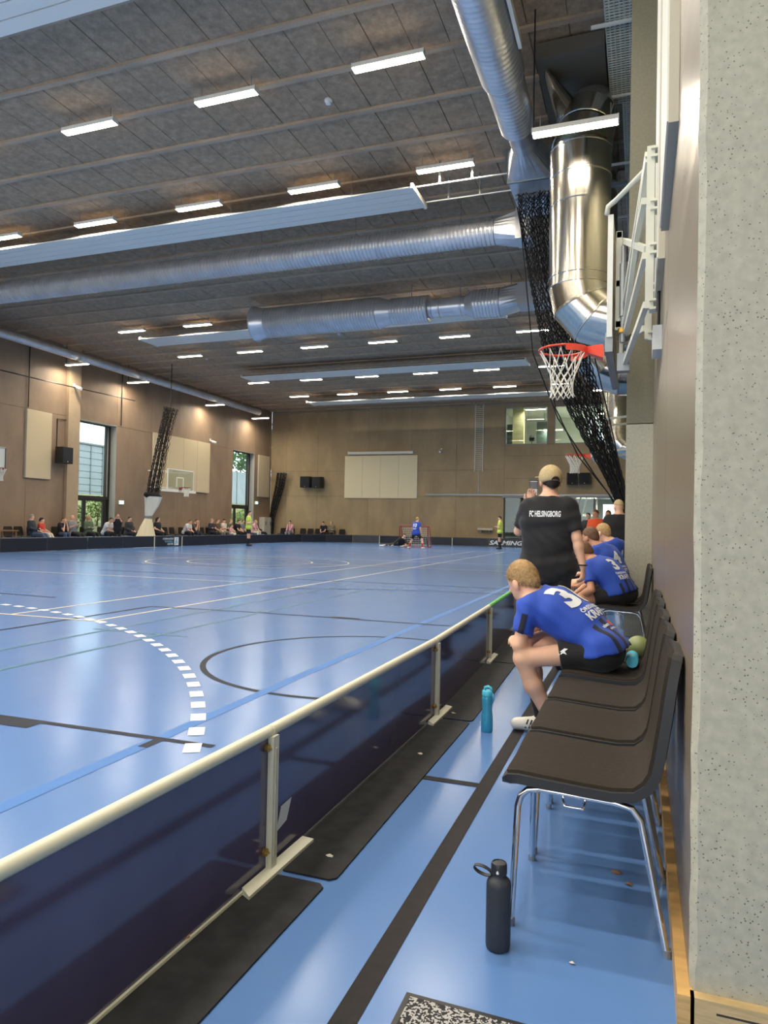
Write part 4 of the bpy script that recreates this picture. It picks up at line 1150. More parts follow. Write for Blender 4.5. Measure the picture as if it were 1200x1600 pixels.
# baskets on the left side
LB = -22.75
t = thing('basketball_hoop', 'glass basketball backboard with white frame on the left wall', 'basketball hoop', (LB, 31.2, 2.7))
B().box((LB - 0.02, 30.1, 2.8), (LB, 32.3, 3.85)).build('backboard', 'window_glass', t, world=True)
for a_, b_ in (((30.1, 2.8), (32.3, 2.8)), ((30.1, 3.85), (32.3, 3.85)), ((30.1, 2.8), (30.1, 3.85)), ((32.3, 2.8), (32.3, 3.85)), ((30.85, 2.95), (30.85, 3.45)), ((31.4, 2.95), (31.4, 3.45)), ((30.85, 3.45), (31.4, 3.45))):
    B().bar((LB + 0.01, a_[0], a_[1]), (LB + 0.01, b_[0], b_[1]), 0.05, 0.05, (1, 0, 0)).build('board_line', 'white_paint', t, world=True)
B().bar((LB + 0.01, 29.6, 2.74), (LB + 0.01, 32.5, 2.74), 0.1, 0.12, (0, 0, 1)).build('edge_padding', 'white_paint', t, world=True)
hoop(t, (LB + 0.45, 31.1, 2.93), (1, 0, 0), 0.24, 'hoop_dark_red', rt=0.011, seed=12)
for y in (30.5, 31.9):
    for z in (2.9, 3.75): B().bar((LB - 0.02, y, z), (XL + 0.03, y, z + 0.05), 0.05, 0.05).build('arm', 'white_paint', t, world=True)
t = thing('basketball_hoop', 'white basketball backboard with black border at the left picture edge', 'basketball hoop', (LB, 19.4, 2.9))
B().box((LB - 0.03, 18.5, 2.95), (LB, 20.3, 3.86)).build('backboard', 'backboard_white', t, world=True)
for a_, b_ in (((18.52, 2.98), (20.28, 2.98)), ((18.52, 3.83), (20.28, 3.83)), ((18.52, 2.98), (18.52, 3.83)), ((20.27, 2.98), (20.27, 3.83)), ((19.7, 3.0), (19.7, 3.5)), ((19.1, 3.0), (19.1, 3.5)), ((19.1, 3.5), (19.7, 3.5))):
    B().bar((LB + 0.004, a_[0], a_[1]), (LB + 0.004, b_[0], b_[1]), 0.05, 0.006, (0, 0, 1) if a_[1] == b_[1] else (0, 1, 0)).build('board_line', 'black_plastic', t, world=True)
hoop(t, (LB + 0.45, 19.65, 3.02), (1, 0, 0), 0.24, 'hoop_dark_red', rt=0.011, seed=13)
for y in (18.9, 19.9):
    for z in (3.1, 3.7): B().bar((LB - 0.03, y, z), (XL, y, z + 0.05), 0.05, 0.05).build('arm', 'white_paint', t, world=True)

# ------------------------------------------------------------------ divider nets
def gathered_net(rows, y0, depth, ns, nlev, rt, seed, layers=2):
    """bunched netting: rows = (x_left, x_right, z) from top to bottom; strands weave left and right in folds"""
    rng = random.Random(seed); b = B()
    def at(u, v):
        f = v * (len(rows) - 1); i = min(int(f), len(rows) - 2); q = f - i
        l = rows[i][0] + (rows[i + 1][0] - rows[i][0]) * q; r = rows[i][1] + (rows[i + 1][1] - rows[i][1]) * q; z = rows[i][2] + (rows[i + 1][2] - rows[i][2]) * q
        return l + (r - l) * u, z
    for lay in range(layers):
        ph = [rng.uniform(0, 6.28) for _ in range(ns)]
        for s in range(ns):
            pts = []
            for k in range(nlev + 1):
                v = k / nlev
                u = (s + 0.5) / ns + 0.55 / ns * (1 if (k + s) % 2 else -1) + 0.02 * math.sin(ph[s] + 5 * v)
                x, z = at(max(0, min(1, u)), v)
                pts.append((x, y0 + depth * math.sin((s / ns) * 22 + lay * 2.1) * (0.4 + 0.6 * (1 - v)) + rng.uniform(-0.02, 0.02), z + rng.uniform(-0.02, 0.02)))
            b.tube(pts, rt * rng.uniform(0.7, 1.4), 3, caps=False)
    return b
rows_r = [(-2.36, -1.50, 7.78), (-2.355, -1.50, 7.47), (-2.24, -1.45, 6.82), (-2.13, -1.30, 6.13), (-1.98, -1.15, 5.37), (-1.86, -1.04, 4.81), (-1.58, -0.80, 3.99), (-1.28, -0.64, 3.36), (-0.94, -0.46, 2.74), (-0.61, -0.29, 2.13), (-0.40, -0.18, 1.65), (-0.28, -0.11, 1.17)]
t = thing('divider_net', 'black divider net gathered and drawn down to the right wall', 'net', (-1.2, 14.0, 1.2))
gathered_net(rows_r, 14.0, 0.16, 27, 84, 0.0082, 21, 3).build('netting', 'net_black', t, world=True)
b = B()
for q in (((-2.35, 7.5), (-1.55, 3.5), (-1.11, 2.56), (-0.575, 1.89), (-0.25, 1.3)), ((-2.3, 7.4), (-2.0, 4.6), (-1.5, 3.3), (-0.8, 2.2), (-0.3, 1.5)), ((-1.5, 7.4), (-0.95, 4.9), (-0.5, 3.0), (-0.2, 1.6))):
    b.tube([(x, 13.8, z) for x, z in q], 0.012, 4)
b.build('draw_cord', 'net_black', t, world=True)
B().box((-2.42, 13.95, 7.74), (-0.3, 14.05, 7.80)).build('top_track', 'grey_steel', t, world=True)
rows_l = [(28.6, 29.6, 6.75), (28.45, 29.35, 6.2), (28.15, 29.0, 5.2), (27.8, 28.75, 4.0), (27.5, 28.5, 3.0), (27.45, 28.35, 2.45)]
t = thing('divider_net', 'dark gathered divider net hanging over the wide beige wall panel', 'net', (-21.9, 28.2, 0))
nb = gathered_net(rows_l, 0.0, 0.12, 17, 34, 0.016, 22, 2)
nb.v = [(-21.9 + v[1], v[0], v[2]) for v in nb.v]
nb.build('netting', 'net_brown', t, world=True)
B().tube([(-21.9, 27.35, 2.42), (-21.9, 27.7, 2.34), (-21.9, 28.1, 2.36), (-21.9, 28.45, 2.3)], [0.1, 0.2, 0.2, 0.1], 8).build('net_hem', 'net_black', t, world=True, smooth=True)
# white cover bag tied at its waist
def fold_ring(cx, cy, z, rx, ry, n=32, amp=0.12, ph=0):
    return [(cx + rx * math.cos(2 * PI * k / n) * (1 + amp * math.sin(8 * 2 * PI * k / n + ph)), cy + ry * math.sin(2 * PI * k / n) * (1 + amp * math.sin(8 * 2 * PI * k / n + ph)), z) for k in range(n)]
B().rings([fold_ring(-21.9, 27.95, 2.32, 0.3, 0.5, amp=0.06), fold_ring(-21.9, 27.85, 1.9, 0.25, 0.36, amp=0.1), fold_ring(-21.9, 27.62, 1.4, 0.16, 0.17, amp=0.1)]).build('cover_top', 'canvas_white', t, world=True, smooth=True, sharp=1.0)
B().tube([(-21.9, 27.62, 1.4), (-21.9, 27.62, 1.28)], 0.19, 12).build('tie_strap', 'grey_steel', t, world=True)
B().rings([fold_ring(-21.9, 27.62, 1.3, 0.15, 0.16), fold_ring(-21.9, 27.52, 0.9, 0.25, 0.3, ph=1), fold_ring(-21.9, 27.4, 0.0, 0.42, 0.62, amp=0.16, ph=1)]).build('cover_skirt', 'canvas_cream', t, world=True, smooth=True, sharp=1.0)
B().tube([(-21.9, 29.1, 6.75), (-21.9, 29.1, ZC)], 0.02, 5).build('hanging_wire', 'black_plastic', t, world=True)
rows_f = [(-23.55, -22.8, 4.62), (-23.7, -23.0, 3.6), (-23.95, -23.4, 2.4), (-24.05, -23.7, 1.5), (-24.05, -23.75, 0.4)]
t = thing('divider_net', 'dark gathered net hanging at the far left corner', 'net', (-23.6, 43.1, 0.3))
gathered_net(rows_f, 43.1, 0.1, 16, 40, 0.018, 23, 2).build('netting', 'net_black', t, world=True)
B().bar((-24.2, 43.2, 4.62), (-22.6, 43.2, 4.62), 0.05, 0.05).build('rail', 'grey_steel', t, world=True)

# ------------------------------------------------------------------ chairs
mat('chair_shell', (42, 42, 43), 0.5)
mat('chair_fabric', (44, 38, 31), 0.85, spec=0.25, sheen=0.0, noise=(60, 0.18, 4), bump=(300, 0.25, 0.002))
def chair_profile():
    # (forward, height) along the middle of the seat from the front lip to the top of the back
    key = [(0.238, 0.418), (0.236, 0.436), (0.222, 0.449), (0.19, 0.453), (0.10, 0.447), (0.0, 0.440), (-0.08, 0.436), (-0.14, 0.440), (-0.178, 0.458), (-0.198, 0.492), (-0.208, 0.54), (-0.217, 0.60), (-0.226, 0.66), (-0.234, 0.72), (-0.243, 0.78), (-0.252, 0.826), (-0.256, 0.836)]
    return [Vector((0, a, b)) for a, b in key]
def chair_width(i, n):
    f = i / (n - 1)
    w = [0.205, 0.222, 0.23, 0.232, 0.232, 0.23, 0.228, 0.226, 0.224, 0.222, 0.221, 0.219, 0.216, 0.212, 0.204, 0.186, 0.15]
    return w[i]
def make_chair():
    t = thing('stacking_chair', 'chair', 'chair')
    P = chair_profile(); n = len(P); NU = 13
    T = [(P[min(i + 1, n - 1)] - P[max(i - 1, 0)]).normalized() for i in range(n)]
    Nn = [Vector((0, -t_.z, t_.y)) * -1 for t_ in T]           # towards the sitter
    Nn = [v if v.z > -0.2 and (v.y > 0 or v.z > 0) else -v for v in Nn]
    def surf(off, inset=0.0, lo=0, hi=n):
        g = []
        for i in range(lo, hi):
            row = []; w = chair_width(i, n) - inset
            for k in range(NU):
                u = -1 + 2 * k / (NU - 1)
                bow = 0.014 * (u * u) * (1 if i > 7 else 0.35) + (0.01 * max(0, abs(u) - 0.8) * 5 * -0.25 if i < 7 else 0)
                row.append(P[i] + Vector((u * w, 0, 0)) + Nn[i] * (off + bow))
            g.append(row)
        return g
    def closed(top, bot):
        b = B(); R_ = len(top); C_ = len(top[0])
        for g in (top, bot):
            for row in g: b.v += [tuple(p) for p in row]
        o = R_ * C_
        for i in range(R_ - 1):
            for k in range(C_ - 1):
                q = i * C_ + k
                b.f.append((q, q + C_, q + C_ + 1, q + 1)); b.f.append((o + q, o + q + 1, o + q + C_ + 1, o + q + C_))
        for i in range(R_ - 1):
            q = i * C_; b.f.append((q, o + q, o + q + C_, q + C_)); q = i * C_ + C_ - 1; b.f.append((q, q + C_, o + q + C_, o + q))
        for k in range(C_ - 1):
            b.f.append((k, k + 1, o + k + 1, o + k)); q = (R_ - 1) * C_ + k; b.f.append((q, o + q, o + q + 1, q + 1))
        return b
    closed(surf(0.0), surf(-0.028)).build('shell', 'chair_shell', t, smooth=True, sharp=0.9)
    closed(surf(0.009, 0.016, 2, n - 1), surf(-0.004, 0.012, 2, n - 1)).build('upholstery', 'chair_fabric', t, smooth=True, sharp=0.9)
    for s in (-1, 1):
        x = s * 0.185; xf = s * 0.222
        pts = []
        front = [(xf, 0.205, 0.0), (x * 1.06, 0.20, 0.20), (x, 0.195, 0.345), (x, 0.186, 0.378), (x, 0.165, 0.398), (x, 0.13, 0.405)]
        rear = [(x, -0.09, 0.396), (x, -0.135, 0.386), (x, -0.16, 0.355), (x * 1.02, -0.172, 0.30), (xf, -0.235, 0.0)]
        B().tube(front + rear, 0.0105, 10).build('leg_frame', 'chrome', t, smooth=True, sharp=1.2)
        for f_ in (front[0], rear[-1]):
            B().tube([(f_[0], f_[1], 0.0), (f_[0], f_[1] * 0.998, 0.022)], 0.0125, 10).build('foot_cap', 'grey_steel', t)
    for y in (0.1, -0.08): B().tube([(-0.185, y, 0.403), (0.185, y, 0.403)], 0.009, 8).build('cross_bar', 'chrome', t, smooth=True)
    B().tube([(-0.19, 0.06, 0.395), (-0.205, 0.055, 0.372), (-0.205, 0.0, 0.370), (-0.19, -0.005, 0.393)], 0.005, 6).build('link_hook', 'chrome', t, smooth=True)
    return t
chair0 = make_chair(); _cu = [False]
def place_chair(x, y, rz, label, group):
    if not _cu[0]: o = chair0; _cu[0] = True
    else: o = copy_tree(chair0)
    o.location = (x, y, 0); o.rotation_euler = (0, 0, rz); o['label'] = label; o['group'] = group
    return o
CHX = -0.147
near_ch = [(2.385, 'dark upholstered chair with chrome legs, nearest to the viewer'), (2.885, 'dark upholstered chair, second from the viewer along the wall'), (3.39, 'empty dark chair just before the boy in front'), (3.97, 'dark chair under the nearest seated boy'), (7.42, 'dark chair with chrome frame under the second seated boy'), (8.0, 'dark chair under the boy wearing number four')]
for y, lab in near_ch:
    place_chair(CHX, y, PI / 2, lab, 'chairs along the right wall')
place_chair(-0.42, 9.25, PI / 2, 'dark chair under the blond boy by the pier', 'chairs along the right wall')

# far chairs
LCX = -23.75
left_ch = [21.6, 22.1, 22.75, 23.3, 24.05, 24.75, 25.7, 26.8, 28.4, 29.0, 30.6, 31.6, 32.2, 33.0, 34.4, 35.0, 35.6, 36.2, 36.9, 37.5, 38.2, 38.8, 39.9, 40.5, 41.1]
for i, y in enumerate(left_ch):
    place_chair(LCX, y, -PI / 2, 'black chair in the row along the left wall, %s from the left' % ORD[i], 'chairs along the left wall')
for i, x in enumerate((-23.1, -22.45, -21.6, -21.03, -20.47, -19.9, -19.4, -18.7)):
    place_chair(x, YF - 0.45, PI, 'dark chair along the end wall, %s from the left corner' % ORD[i], 'chairs along the end wall')
t = thing('side_table', 'small brown table at the left picture edge behind the boards', 'table', (-22.5, 19.95, 0))
B().box((-22.9, 19.4, 0.68), (-22.1, 20.4, 0.72)).build('tabletop', 'wood_brown', t, world=True)
for x in (-22.85, -22.15):
    for y in (19.45, 20.32): B().box((x - 0.02, y - 0.02, 0), (x + 0.02, y + 0.02, 0.68)).build('leg', 'wood_brown', t, world=True)

# ------------------------------------------------------------------ rubber mats along the boards
mlab = ['black rubber mat in the bottom left corner below the first board', 'black rubber mat below the board with the white sticker', 'black rubber mat below the board behind the blue bottle', 'black rubber mat below the green topped board']
mp_ = [((-1.24, 0.0), (-1.2, 2.155), -0.995, -0.962), ((-1.2, 2.19), (-1.205, 4.245), -0.945, -0.957), ((-1.205, 4.275), (-1.28, 6.2), -0.95, -1.0), ((-1.28, 6.23), (-1.36, 8.3), -1.0, -1.08)]
for lab, (a_, b_, x0, x1) in zip(mlab, mp_):
    o = B(); L = 0.02
    poly = [(a_[0], a_[1]), (x0 - L, a_[1]), (x0, a_[1] + L), (x1, b_[1] - L), (x1 - L, b_[1]), (b_[0], b_[1])]
    o.prism(poly, 0.0022, 0.0075)
    ob = o.build('rubber_mat', 'rubber_mat', loc=((a_[0] + x0) / 2, (a_[1] + b_[1]) / 2, 0.0022))
    tag(ob, lab, 'mat', 'rubber mats below the boards')
# speckled mat at the bottom
mat('speckle', (70, 70, 72), 0.8)
_m = MATS['speckle']; _nt = _m.node_tree; _bb = _nt.nodes['Principled BSDF']
_gn = _nt.nodes.new('ShaderNodeNewGeometry'); _v = _nt.nodes.new('ShaderNodeTexVoronoi'); _v.inputs['Scale'].default_value = 190
_nt.links.new(_gn.outputs['Position'], _v.inputs['Vector'])
_cr = _nt.nodes.new('ShaderNodeValToRGB'); _cr.color_ramp.interpolation = 'CONSTANT'
_cr.color_ramp.elements[0].color = (0.012, 0.012, 0.014, 1); _cr.color_ramp.elements[1].position = 0.55; _cr.color_ramp.elements[1].color = (0.42, 0.41, 0.40, 1)
_sp = _nt.nodes.new('ShaderNodeSeparateColor'); _nt.links.new(_v.outputs['Color'], _sp.inputs['Color'])
_nt.links.new(_sp.outputs['Red'], _cr.inputs['Fac']); _nt.links.new(_cr.outputs['Color'], _bb.inputs['Base Color'])
t = thing('door_mat', 'grey speckled mat with a black border at the bottom edge', 'mat', (-0.32, 1.5, 0), 0.0)
B().prism([(-0.545, 1.20), (-0.05, 1.20), (-0.05, 1.735), (-0.545, 1.742)], 0.0022, 0.008).build('border', 'black_plastic', t, world=True)
B().prism([(-0.53, 1.22), (-0.07, 1.22), (-0.07, 1.718), (-0.53, 1.725)], 0.008, 0.011).build('pile', 'speckle', t, world=True)

# ------------------------------------------------------------------ bottles
mat('bottle_black', (50, 54, 62), 0.55, spec=0.4)
mat('bottle_cap', (40, 42, 48), 0.4)
t = thing('water_bottle', 'matt black drinking bottle with a strap loop in front of the chair', 'bottle', (-0.366, 2.03, 0))
prof = [(0.004, 0.0), (0.028, 0.0), (0.0335, 0.004), (0.035, 0.012), (0.0352, 0.06), (0.0352, 0.175), (0.0345, 0.186), (0.031, 0.194), (0.024, 0.2), (0.02, 0.204), (0.0195, 0.212), (0.004, 0.212)]
B().lathe(prof, 36).build('body', 'bottle_black', t, smooth=True, sharp=0.9)
B().lathe([(0.004, 0.211), (0.0225, 0.211), (0.0232, 0.214), (0.0225, 0.238), (0.021, 0.242), (0.019, 0.2425), (0.018, 0.240), (0.003, 0.240)], 32).build('cap', 'bottle_cap', t, smooth=True, sharp=0.6)
b = B(); lo = []
for k in range(25):
    a = 2 * PI * k / 24
    lo.append((-0.046 + 0.026 * math.cos(a), -0.004, 0.214 + 0.011 * math.sin(a) - 0.12 * (0.0) + (0.006 * math.cos(a) * -1)))
rings = [[(p[0], p[1] - 0.008, p[2] + 0.0012), (p[0], p[1] + 0.008, p[2] + 0.0012), (p[0], p[1] + 0.008, p[2] - 0.0012), (p[0], p[1] - 0.008, p[2] - 0.0012)] for p in lo]
b.rings(rings, caps=False).build('strap', 'bottle_cap', t)
b = B(); b.v = [(-0.004, -0.0234, 0.219), (0.0, -0.0236, 0.2165), (0.004, -0.0234, 0.219), (0.0035, -0.0233, 0.2225), (0.0, -0.0231, 0.228), (-0.0035, -0.0233, 0.2225)]; b.f = [tuple(range(6))]
b.build('drop_mark', 'white_plastic', t)
mat('bottle_blue', (72, 176, 214), 0.12, trans=0.2, spec=0.5)
mat('bottle_blue_cap', (84, 196, 224), 0.35)
t = thing('water_bottle', 'translucent blue drinking bottle on the floor beside the rubber mat', 'bottle', (-0.829, 4.125, 0))
B().lathe([(0.003, 0.0), (0.031, 0.0), (0.034, 0.006), (0.034, 0.07), (0.0325, 0.1), (0.0285, 0.13), (0.0315, 0.165), (0.033, 0.19), (0.031, 0.2), (0.027, 0.21), (0.003, 0.21)], 28).build('body', 'bottle_blue', t, smooth=True, sharp=0.9)
B().lathe([(0.003, 0.209), (0.031, 0.209), (0.0315, 0.214), (0.0305, 0.236), (0.027, 0.24), (0.003, 0.24)], 24).build('cap', 'bottle_blue_cap', t, smooth=True, sharp=0.7)
B().tube([(-0.016, 0, 0.238), (-0.014, 0, 0.256), (0.004, 0, 0.262), (0.02, 0, 0.254), (0.028, 0, 0.236)], 0.008, 8).build('spout', 'bottle_blue_cap', t, smooth=True)
B().tube([(0.031, -0.006, 0.225), (0.04, -0.006, 0.2), (0.034, -0.006, 0.175)], 0.004, 6).build('carry_loop', 'bottle_blue_cap', t, smooth=True)
t = thing('water_bottle', 'light blue bottle lying on the chair behind the boy in front', 'bottle', (-0.03, 4.12, 0.455))
B().lathe([(0.003, -0.1), (0.03, -0.1), (0.034, -0.09), (0.034, 0.02), (0.028, 0.05), (0.034, 0.08), (0.02, 0.1), (0.003, 0.1)], 20, (0, 0, 0.035), 'y').build('body', 'bottle_blue_cap', t, smooth=True, sharp=0.9)
B().lathe([(0.003, 0.1), (0.02, 0.1), (0.02, 0.125), (0.003, 0.128)], 16, (0, 0, 0.035), 'y').build('cap', 'white_plastic', t, smooth=True, sharp=0.7)
mat('bottle_green', (140, 150, 96), 0.4)
t = thing('sports_ball', 'dull green ball on a chair behind the boy in front', 'ball', (0.0, 4.36, 0.455))
B().lathe([(0.065 * math.sin(PI * k / 14) + 0.0005, 0.065 - 0.065 * math.cos(PI * k / 14)) for k in range(15)], 24).build('body', 'bottle_green', t, smooth=True)
place_chair(CHX, 4.47, PI / 2, 'dark chair holding the green ball beside the nearest boy', 'chairs along the right wall')
t = thing('cardboard_box', 'small brown box on the floor below the second seated boy', 'box', (-0.05, 6.7, 0))
B().box((-0.18, 6.55, 0), (0.07, 6.85, 0.12)).build('body', 'oak', t, world=True)
B().box((-0.19, 6.54, 0.12), (0.08, 6.86, 0.14)).build('lid', 'oak_end', t, world=True)
# floor litter
rng = random.Random(31)
mat('paper_bit', (214, 208, 190), 0.8); mat('dry_leaf', (132, 96, 62), 0.8)
def scrap(x, y, s, m, label, z=0.0078):
    o = B(); k = 7; ring = [(x + s * math.cos(2 * PI * i / k) * rng.uniform(0.5, 1), y + s * 0.6 * math.sin(2 * PI * i / k) * rng.uniform(0.5, 1), z + rng.uniform(0, 0.006)) for i in range(k)]
    o.v = ring + [(x, y, z + 0.009)]; o.f = [(i, (i + 1) % k, k) for i in range(k)] + [tuple(range(k))[::-1]]
    tag(o.build('paper_scrap' if m == 'paper_bit' else 'dry_leaf', m, loc=(x, y, z)), label, 'litter')
scrap(-1.03, 2.34, 0.022, 'paper_bit', 'torn white paper scrap on the mat near the white sticker')
scrap(-1.06, 3.55, 0.018, 'paper_bit', 'white paper scrap on the mat left of the blue bottle')
scrap(-1.1, 4.4, 0.02, 'paper_bit', 'paper scrap on the mat beside the second board post')
scrap(-1.205, 1.72, 0.024, 'dry_leaf', 'brown leaf caught at the foot of the first board', 0.016)
scrap(-0.06, 2.62, 0.025, 'dry_leaf', 'brown dry leaf on the floor near the rear chair leg', 0.001)
scrap(-0.11, 3.3, 0.022, 'dry_leaf', 'dry leaf on the floor under the third chair', 0.001)
scrap(-0.02, 2.55, 0.02, 'dry_leaf', 'curled brown leaf against the wall below the first chair', 0.001)
scrap(-0.16, 2.03, 0.012, 'paper_bit', 'tiny pale scrap on the blue floor right of the black bottle', 0.001)

# ------------------------------------------------------------------ goal
t = thing('floorball_goal', 'red floorball goal with net behind the players', 'goal', (-11.45, 36.3, 0))
gx0, gx1 = -12.25, -10.65
b = B().tube([(gx0, 36.3, 0.03), (gx0, 36.3, 1.1), (gx0 + 0.06, 36.3, 1.16), (gx1 - 0.06, 36.3, 1.16), (gx1, 36.3, 1.1), (gx1, 36.3, 0.03)], 0.032, 8)
b.build('front_frame', 'hoop_dark_red', t, world=True, smooth=True)
for x in (gx0, gx1): B().tube([(x, 36.3, 0.03), (x, 36.95, 0.03), (x, 36.9, 0.3), (x, 36.55, 1.1), (x, 36.3, 1.16)], 0.022, 6).build('side_frame', 'hoop_dark_red', t, world=True, smooth=True)
B().tube([(gx0, 36.95, 0.03), (gx1, 36.95, 0.03)], 0.022, 6).build('rear_bar', 'hoop_dark_red', t, world=True)
b = B()
for k in range(17):
    x = gx0 + (gx1 - gx0) * k / 16; b.tube([(x, 36.95, 0.03), (x, 36.88, 0.4), (x, 36.5, 1.14)], 0.006, 3, caps=False)
for k in range(11):
    q = k / 10; yy, zz = (36.95 - 0.07 * q * 2.7 if q < 0.37 else 36.88 - 0.38 * (q - 0.37) / 0.63), 0.03 + 1.1 * q; b.tube([(gx0, yy, zz), (gx1, yy, zz)], 0.006, 3, caps=False)
b.build('net', 'net_white', t, world=True)

# ------------------------------------------------------------------ people
class Field:
    """signed-distance grid; solids are blended in and meshed as one continuous surface"""
    def __init__(self, lo, hi, h):
        self.h = h; self.lo = np.array(lo, np.float32)
        n = np.ceil((np.array(hi) - np.array(lo)) / h).astype(int) + 1
        self.n = n; self.F = np.full(n, 1.0, np.float32)
    def window(self, lo, hi):
        i0 = np.maximum(0, np.floor((np.array(lo) - self.lo) / self.h).astype(int)); i1 = np.minimum(self.n, np.ceil((np.array(hi) - self.lo) / self.h).astype(int) + 1)
        if (i1 <= i0).any(): return None
        ax = [(self.lo[k] + self.h * np.arange(i0[k], i1[k])).astype(np.float32) for k in range(3)]
        return tuple(slice(i0[k], i1[k]) for k in range(3)), ax[0][:, None, None], ax[1][None, :, None], ax[2][None, None, :]
    def blend(self, sl, d, k):
        f = self.F[sl]
        if k > 0:
            h = np.maximum(k - np.abs(f - d), 0) / k
            self.F[sl] = np.minimum(f, d) - h * h * k * 0.25
        else: self.F[sl] = np.minimum(f, d)
    def cap(self, a, b, ra, rb, k=0.02, flat=None):
        """tapered capsule; flat=(axis vector, factor<1) squashes it along an axis"""
        a = np.array(a, float); b = np.array(b, float); m = max(ra, rb) + k + 3 * self.h
        w = self.window(np.minimum(a, b) - m, np.maximum(a, b) + m)
        if w is None: return self
        sl, X, Y, Z = w
        ab = b - a; px, py, pz = X - a[0], Y - a[1], Z - a[2]
        if flat is not None:
            n = np.array(flat[0], float); n /= np.linalg.norm(n); g = 1 / flat[1] - 1
            dt = (px * n[0] + py * n[1] + pz * n[2]) * g
            px, py, pz = px + dt * n[0], py + dt * n[1], pz + dt * n[2]
            ab = ab + n * (ab @ n) * g
        L2 = ab @ ab
        if L2 < 1e-9: t = np.zeros(np.broadcast(px, py, pz).shape, np.float32)
        else: t = np.clip((px * ab[0] + py * ab[1] + pz * ab[2]) / L2, 0, 1)
        d = np.sqrt((px - t * ab[0]) ** 2 + (py - t * ab[1]) ** 2 + (pz - t * ab[2]) ** 2) - (ra + (rb - ra) * t)
        if flat is not None: d = d * (0.5 + 0.5 * flat[1])
        self.blend(sl, d.astype(np.float32), k); return self
    def ell(self, c, r, axes=None, k=0.02):
        c = np.array(c, float); r = np.array(r, float); m = r.max() + k + 3 * self.h
        w = self.window(c - m, c + m)
        if w is None: return self
        sl, X, Y, Z = w; px, py, pz = X - c[0], Y - c[1], Z - c[2]
        A = np.eye(3) if axes is None else np.array(axes, float)
        q = [(px * A[i][0] + py * A[i][1] + pz * A[i][2]) / r[i] for i in range(3)]
        k0 = np.sqrt(q[0] ** 2 + q[1] ** 2 + q[2] ** 2); k1 = np.sqrt((q[0] / r[0]) ** 2 + (q[1] / r[1]) ** 2 + (q[2] / r[2]) ** 2) + 1e-6
        d = k0 * (k0 - 1) / k1
        self.blend(sl, d.astype(np.float32), k); return self
    def coords(self):
        return [(self.lo[k] + self.h * np.arange(self.n[k])).astype(np.float32).reshape([-1 if j == k else 1 for j in range(3)]) for k in range(3)]
    def clip(self, p, n):
        """cut away everything on the +n side of the plane through p"""
        X, Y, Z = self.coords(); n = np.array(n, float); n /= np.linalg.norm(n)
        self.F = np.maximum(self.F, ((X - p[0]) * n[0] + (Y - p[1]) * n[1] + (Z - p[2]) * n[2]).astype(np.float32)); return self
    def mesh(self):
        F = self.F; S = F < 0; h = self.h
        c = np.zeros(np.array(F.shape) - 1, np.int8)
        for dx in (0, 1):
            for dy in (0, 1):
                for dz in (0, 1):
                    c += S[dx:F.shape[0] - 1 + dx, dy:F.shape[1] - 1 + dy, dz:F.shape[2] - 1 + dz]
        act = np.argwhere((c > 0) & (c < 8)); N = len(act)
        if N == 0: return [], []
        idx = np.full(c.shape, -1, np.int32); idx[act[:, 0], act[:, 1], act[:, 2]] = np.arange(N)
        acc = np.zeros((N, 3)); cnt = np.zeros(N)
        cor = [(i, j, k) for i in (0, 1) for j in (0, 1) for k in (0, 1)]
        for a in cor:
            for ax in range(3):
                if a[ax]: continue
                b = list(a); b[ax] = 1
                va = F[act[:, 0] + a[0], act[:, 1] + a[1], act[:, 2] + a[2]]; vb = F[act[:, 0] + b[0], act[:, 1] + b[1], act[:, 2] + b[2]]
                m = (va < 0) != (vb < 0); t = np.where(m, va / np.where(m, va - vb, 1), 0)
                for q in range(3): acc[:, q] += np.where(m, a[q] + (t if q == ax else 0), 0)
                cnt += m
        V = self.lo + h * (act + acc / cnt[:, None])
        faces = []
        for ax in range(3):
            s0 = [slice(1, -1)] * 3; s1 = [slice(1, -1)] * 3; s0[ax] = slice(0, -1); s1[ax] = slice(1, None)
            d0, d1 = S[tuple(s0)], S[tuple(s1)]
            e = np.argwhere(d0 != d1)
            if not len(e): continue
            off = np.array([1, 1, 1]); off[ax] = 0; e = e + off
            flip = S[e[:, 0], e[:, 1], e[:, 2]]
            u, v = (ax + 1) % 3, (ax + 2) % 3
            qs = []
            for du, dv in ((-1, -1), (0, -1), (0, 0), (-1, 0)):
                cc = e.copy(); cc[:, u] += du; cc[:, v] += dv; qs.append(idx[cc[:, 0], cc[:, 1], cc[:, 2]])
            q = np.stack(qs, 1); q[~flip] = q[~flip][:, ::-1]; q = q[(q >= 0).all(1)]
            faces.append(q)
        return V, np.concatenate(faces)
    def build(self, name, m, parent, smooth_it=2):
        V, Fc = self.mesh()
        if len(V) == 0: return None
        if smooth_it:
            E = np.concatenate([Fc[:, [0, 1]], Fc[:, [1, 2]], Fc[:, [2, 3]], Fc[:, [3, 0]]])
            for _ in range(smooth_it):
                s = np.zeros_like(V); n = np.zeros(len(V)); np.add.at(s, E[:, 0], V[E[:, 1]]); np.add.at(n, E[:, 0], 1)
                V = V * 0.5 + 0.5 * s / np.maximum(n, 1)[:, None]
        me = bpy.data.meshes.new(name); me.from_pydata(V.tolist(), [], Fc.tolist()); me.materials.append(MATS[m] if isinstance(m, str) else m); me.shade_smooth(); me.update()
        o = bpy.data.objects.new(name, me); COL.objects.link(o); o.parent = parent
        return o

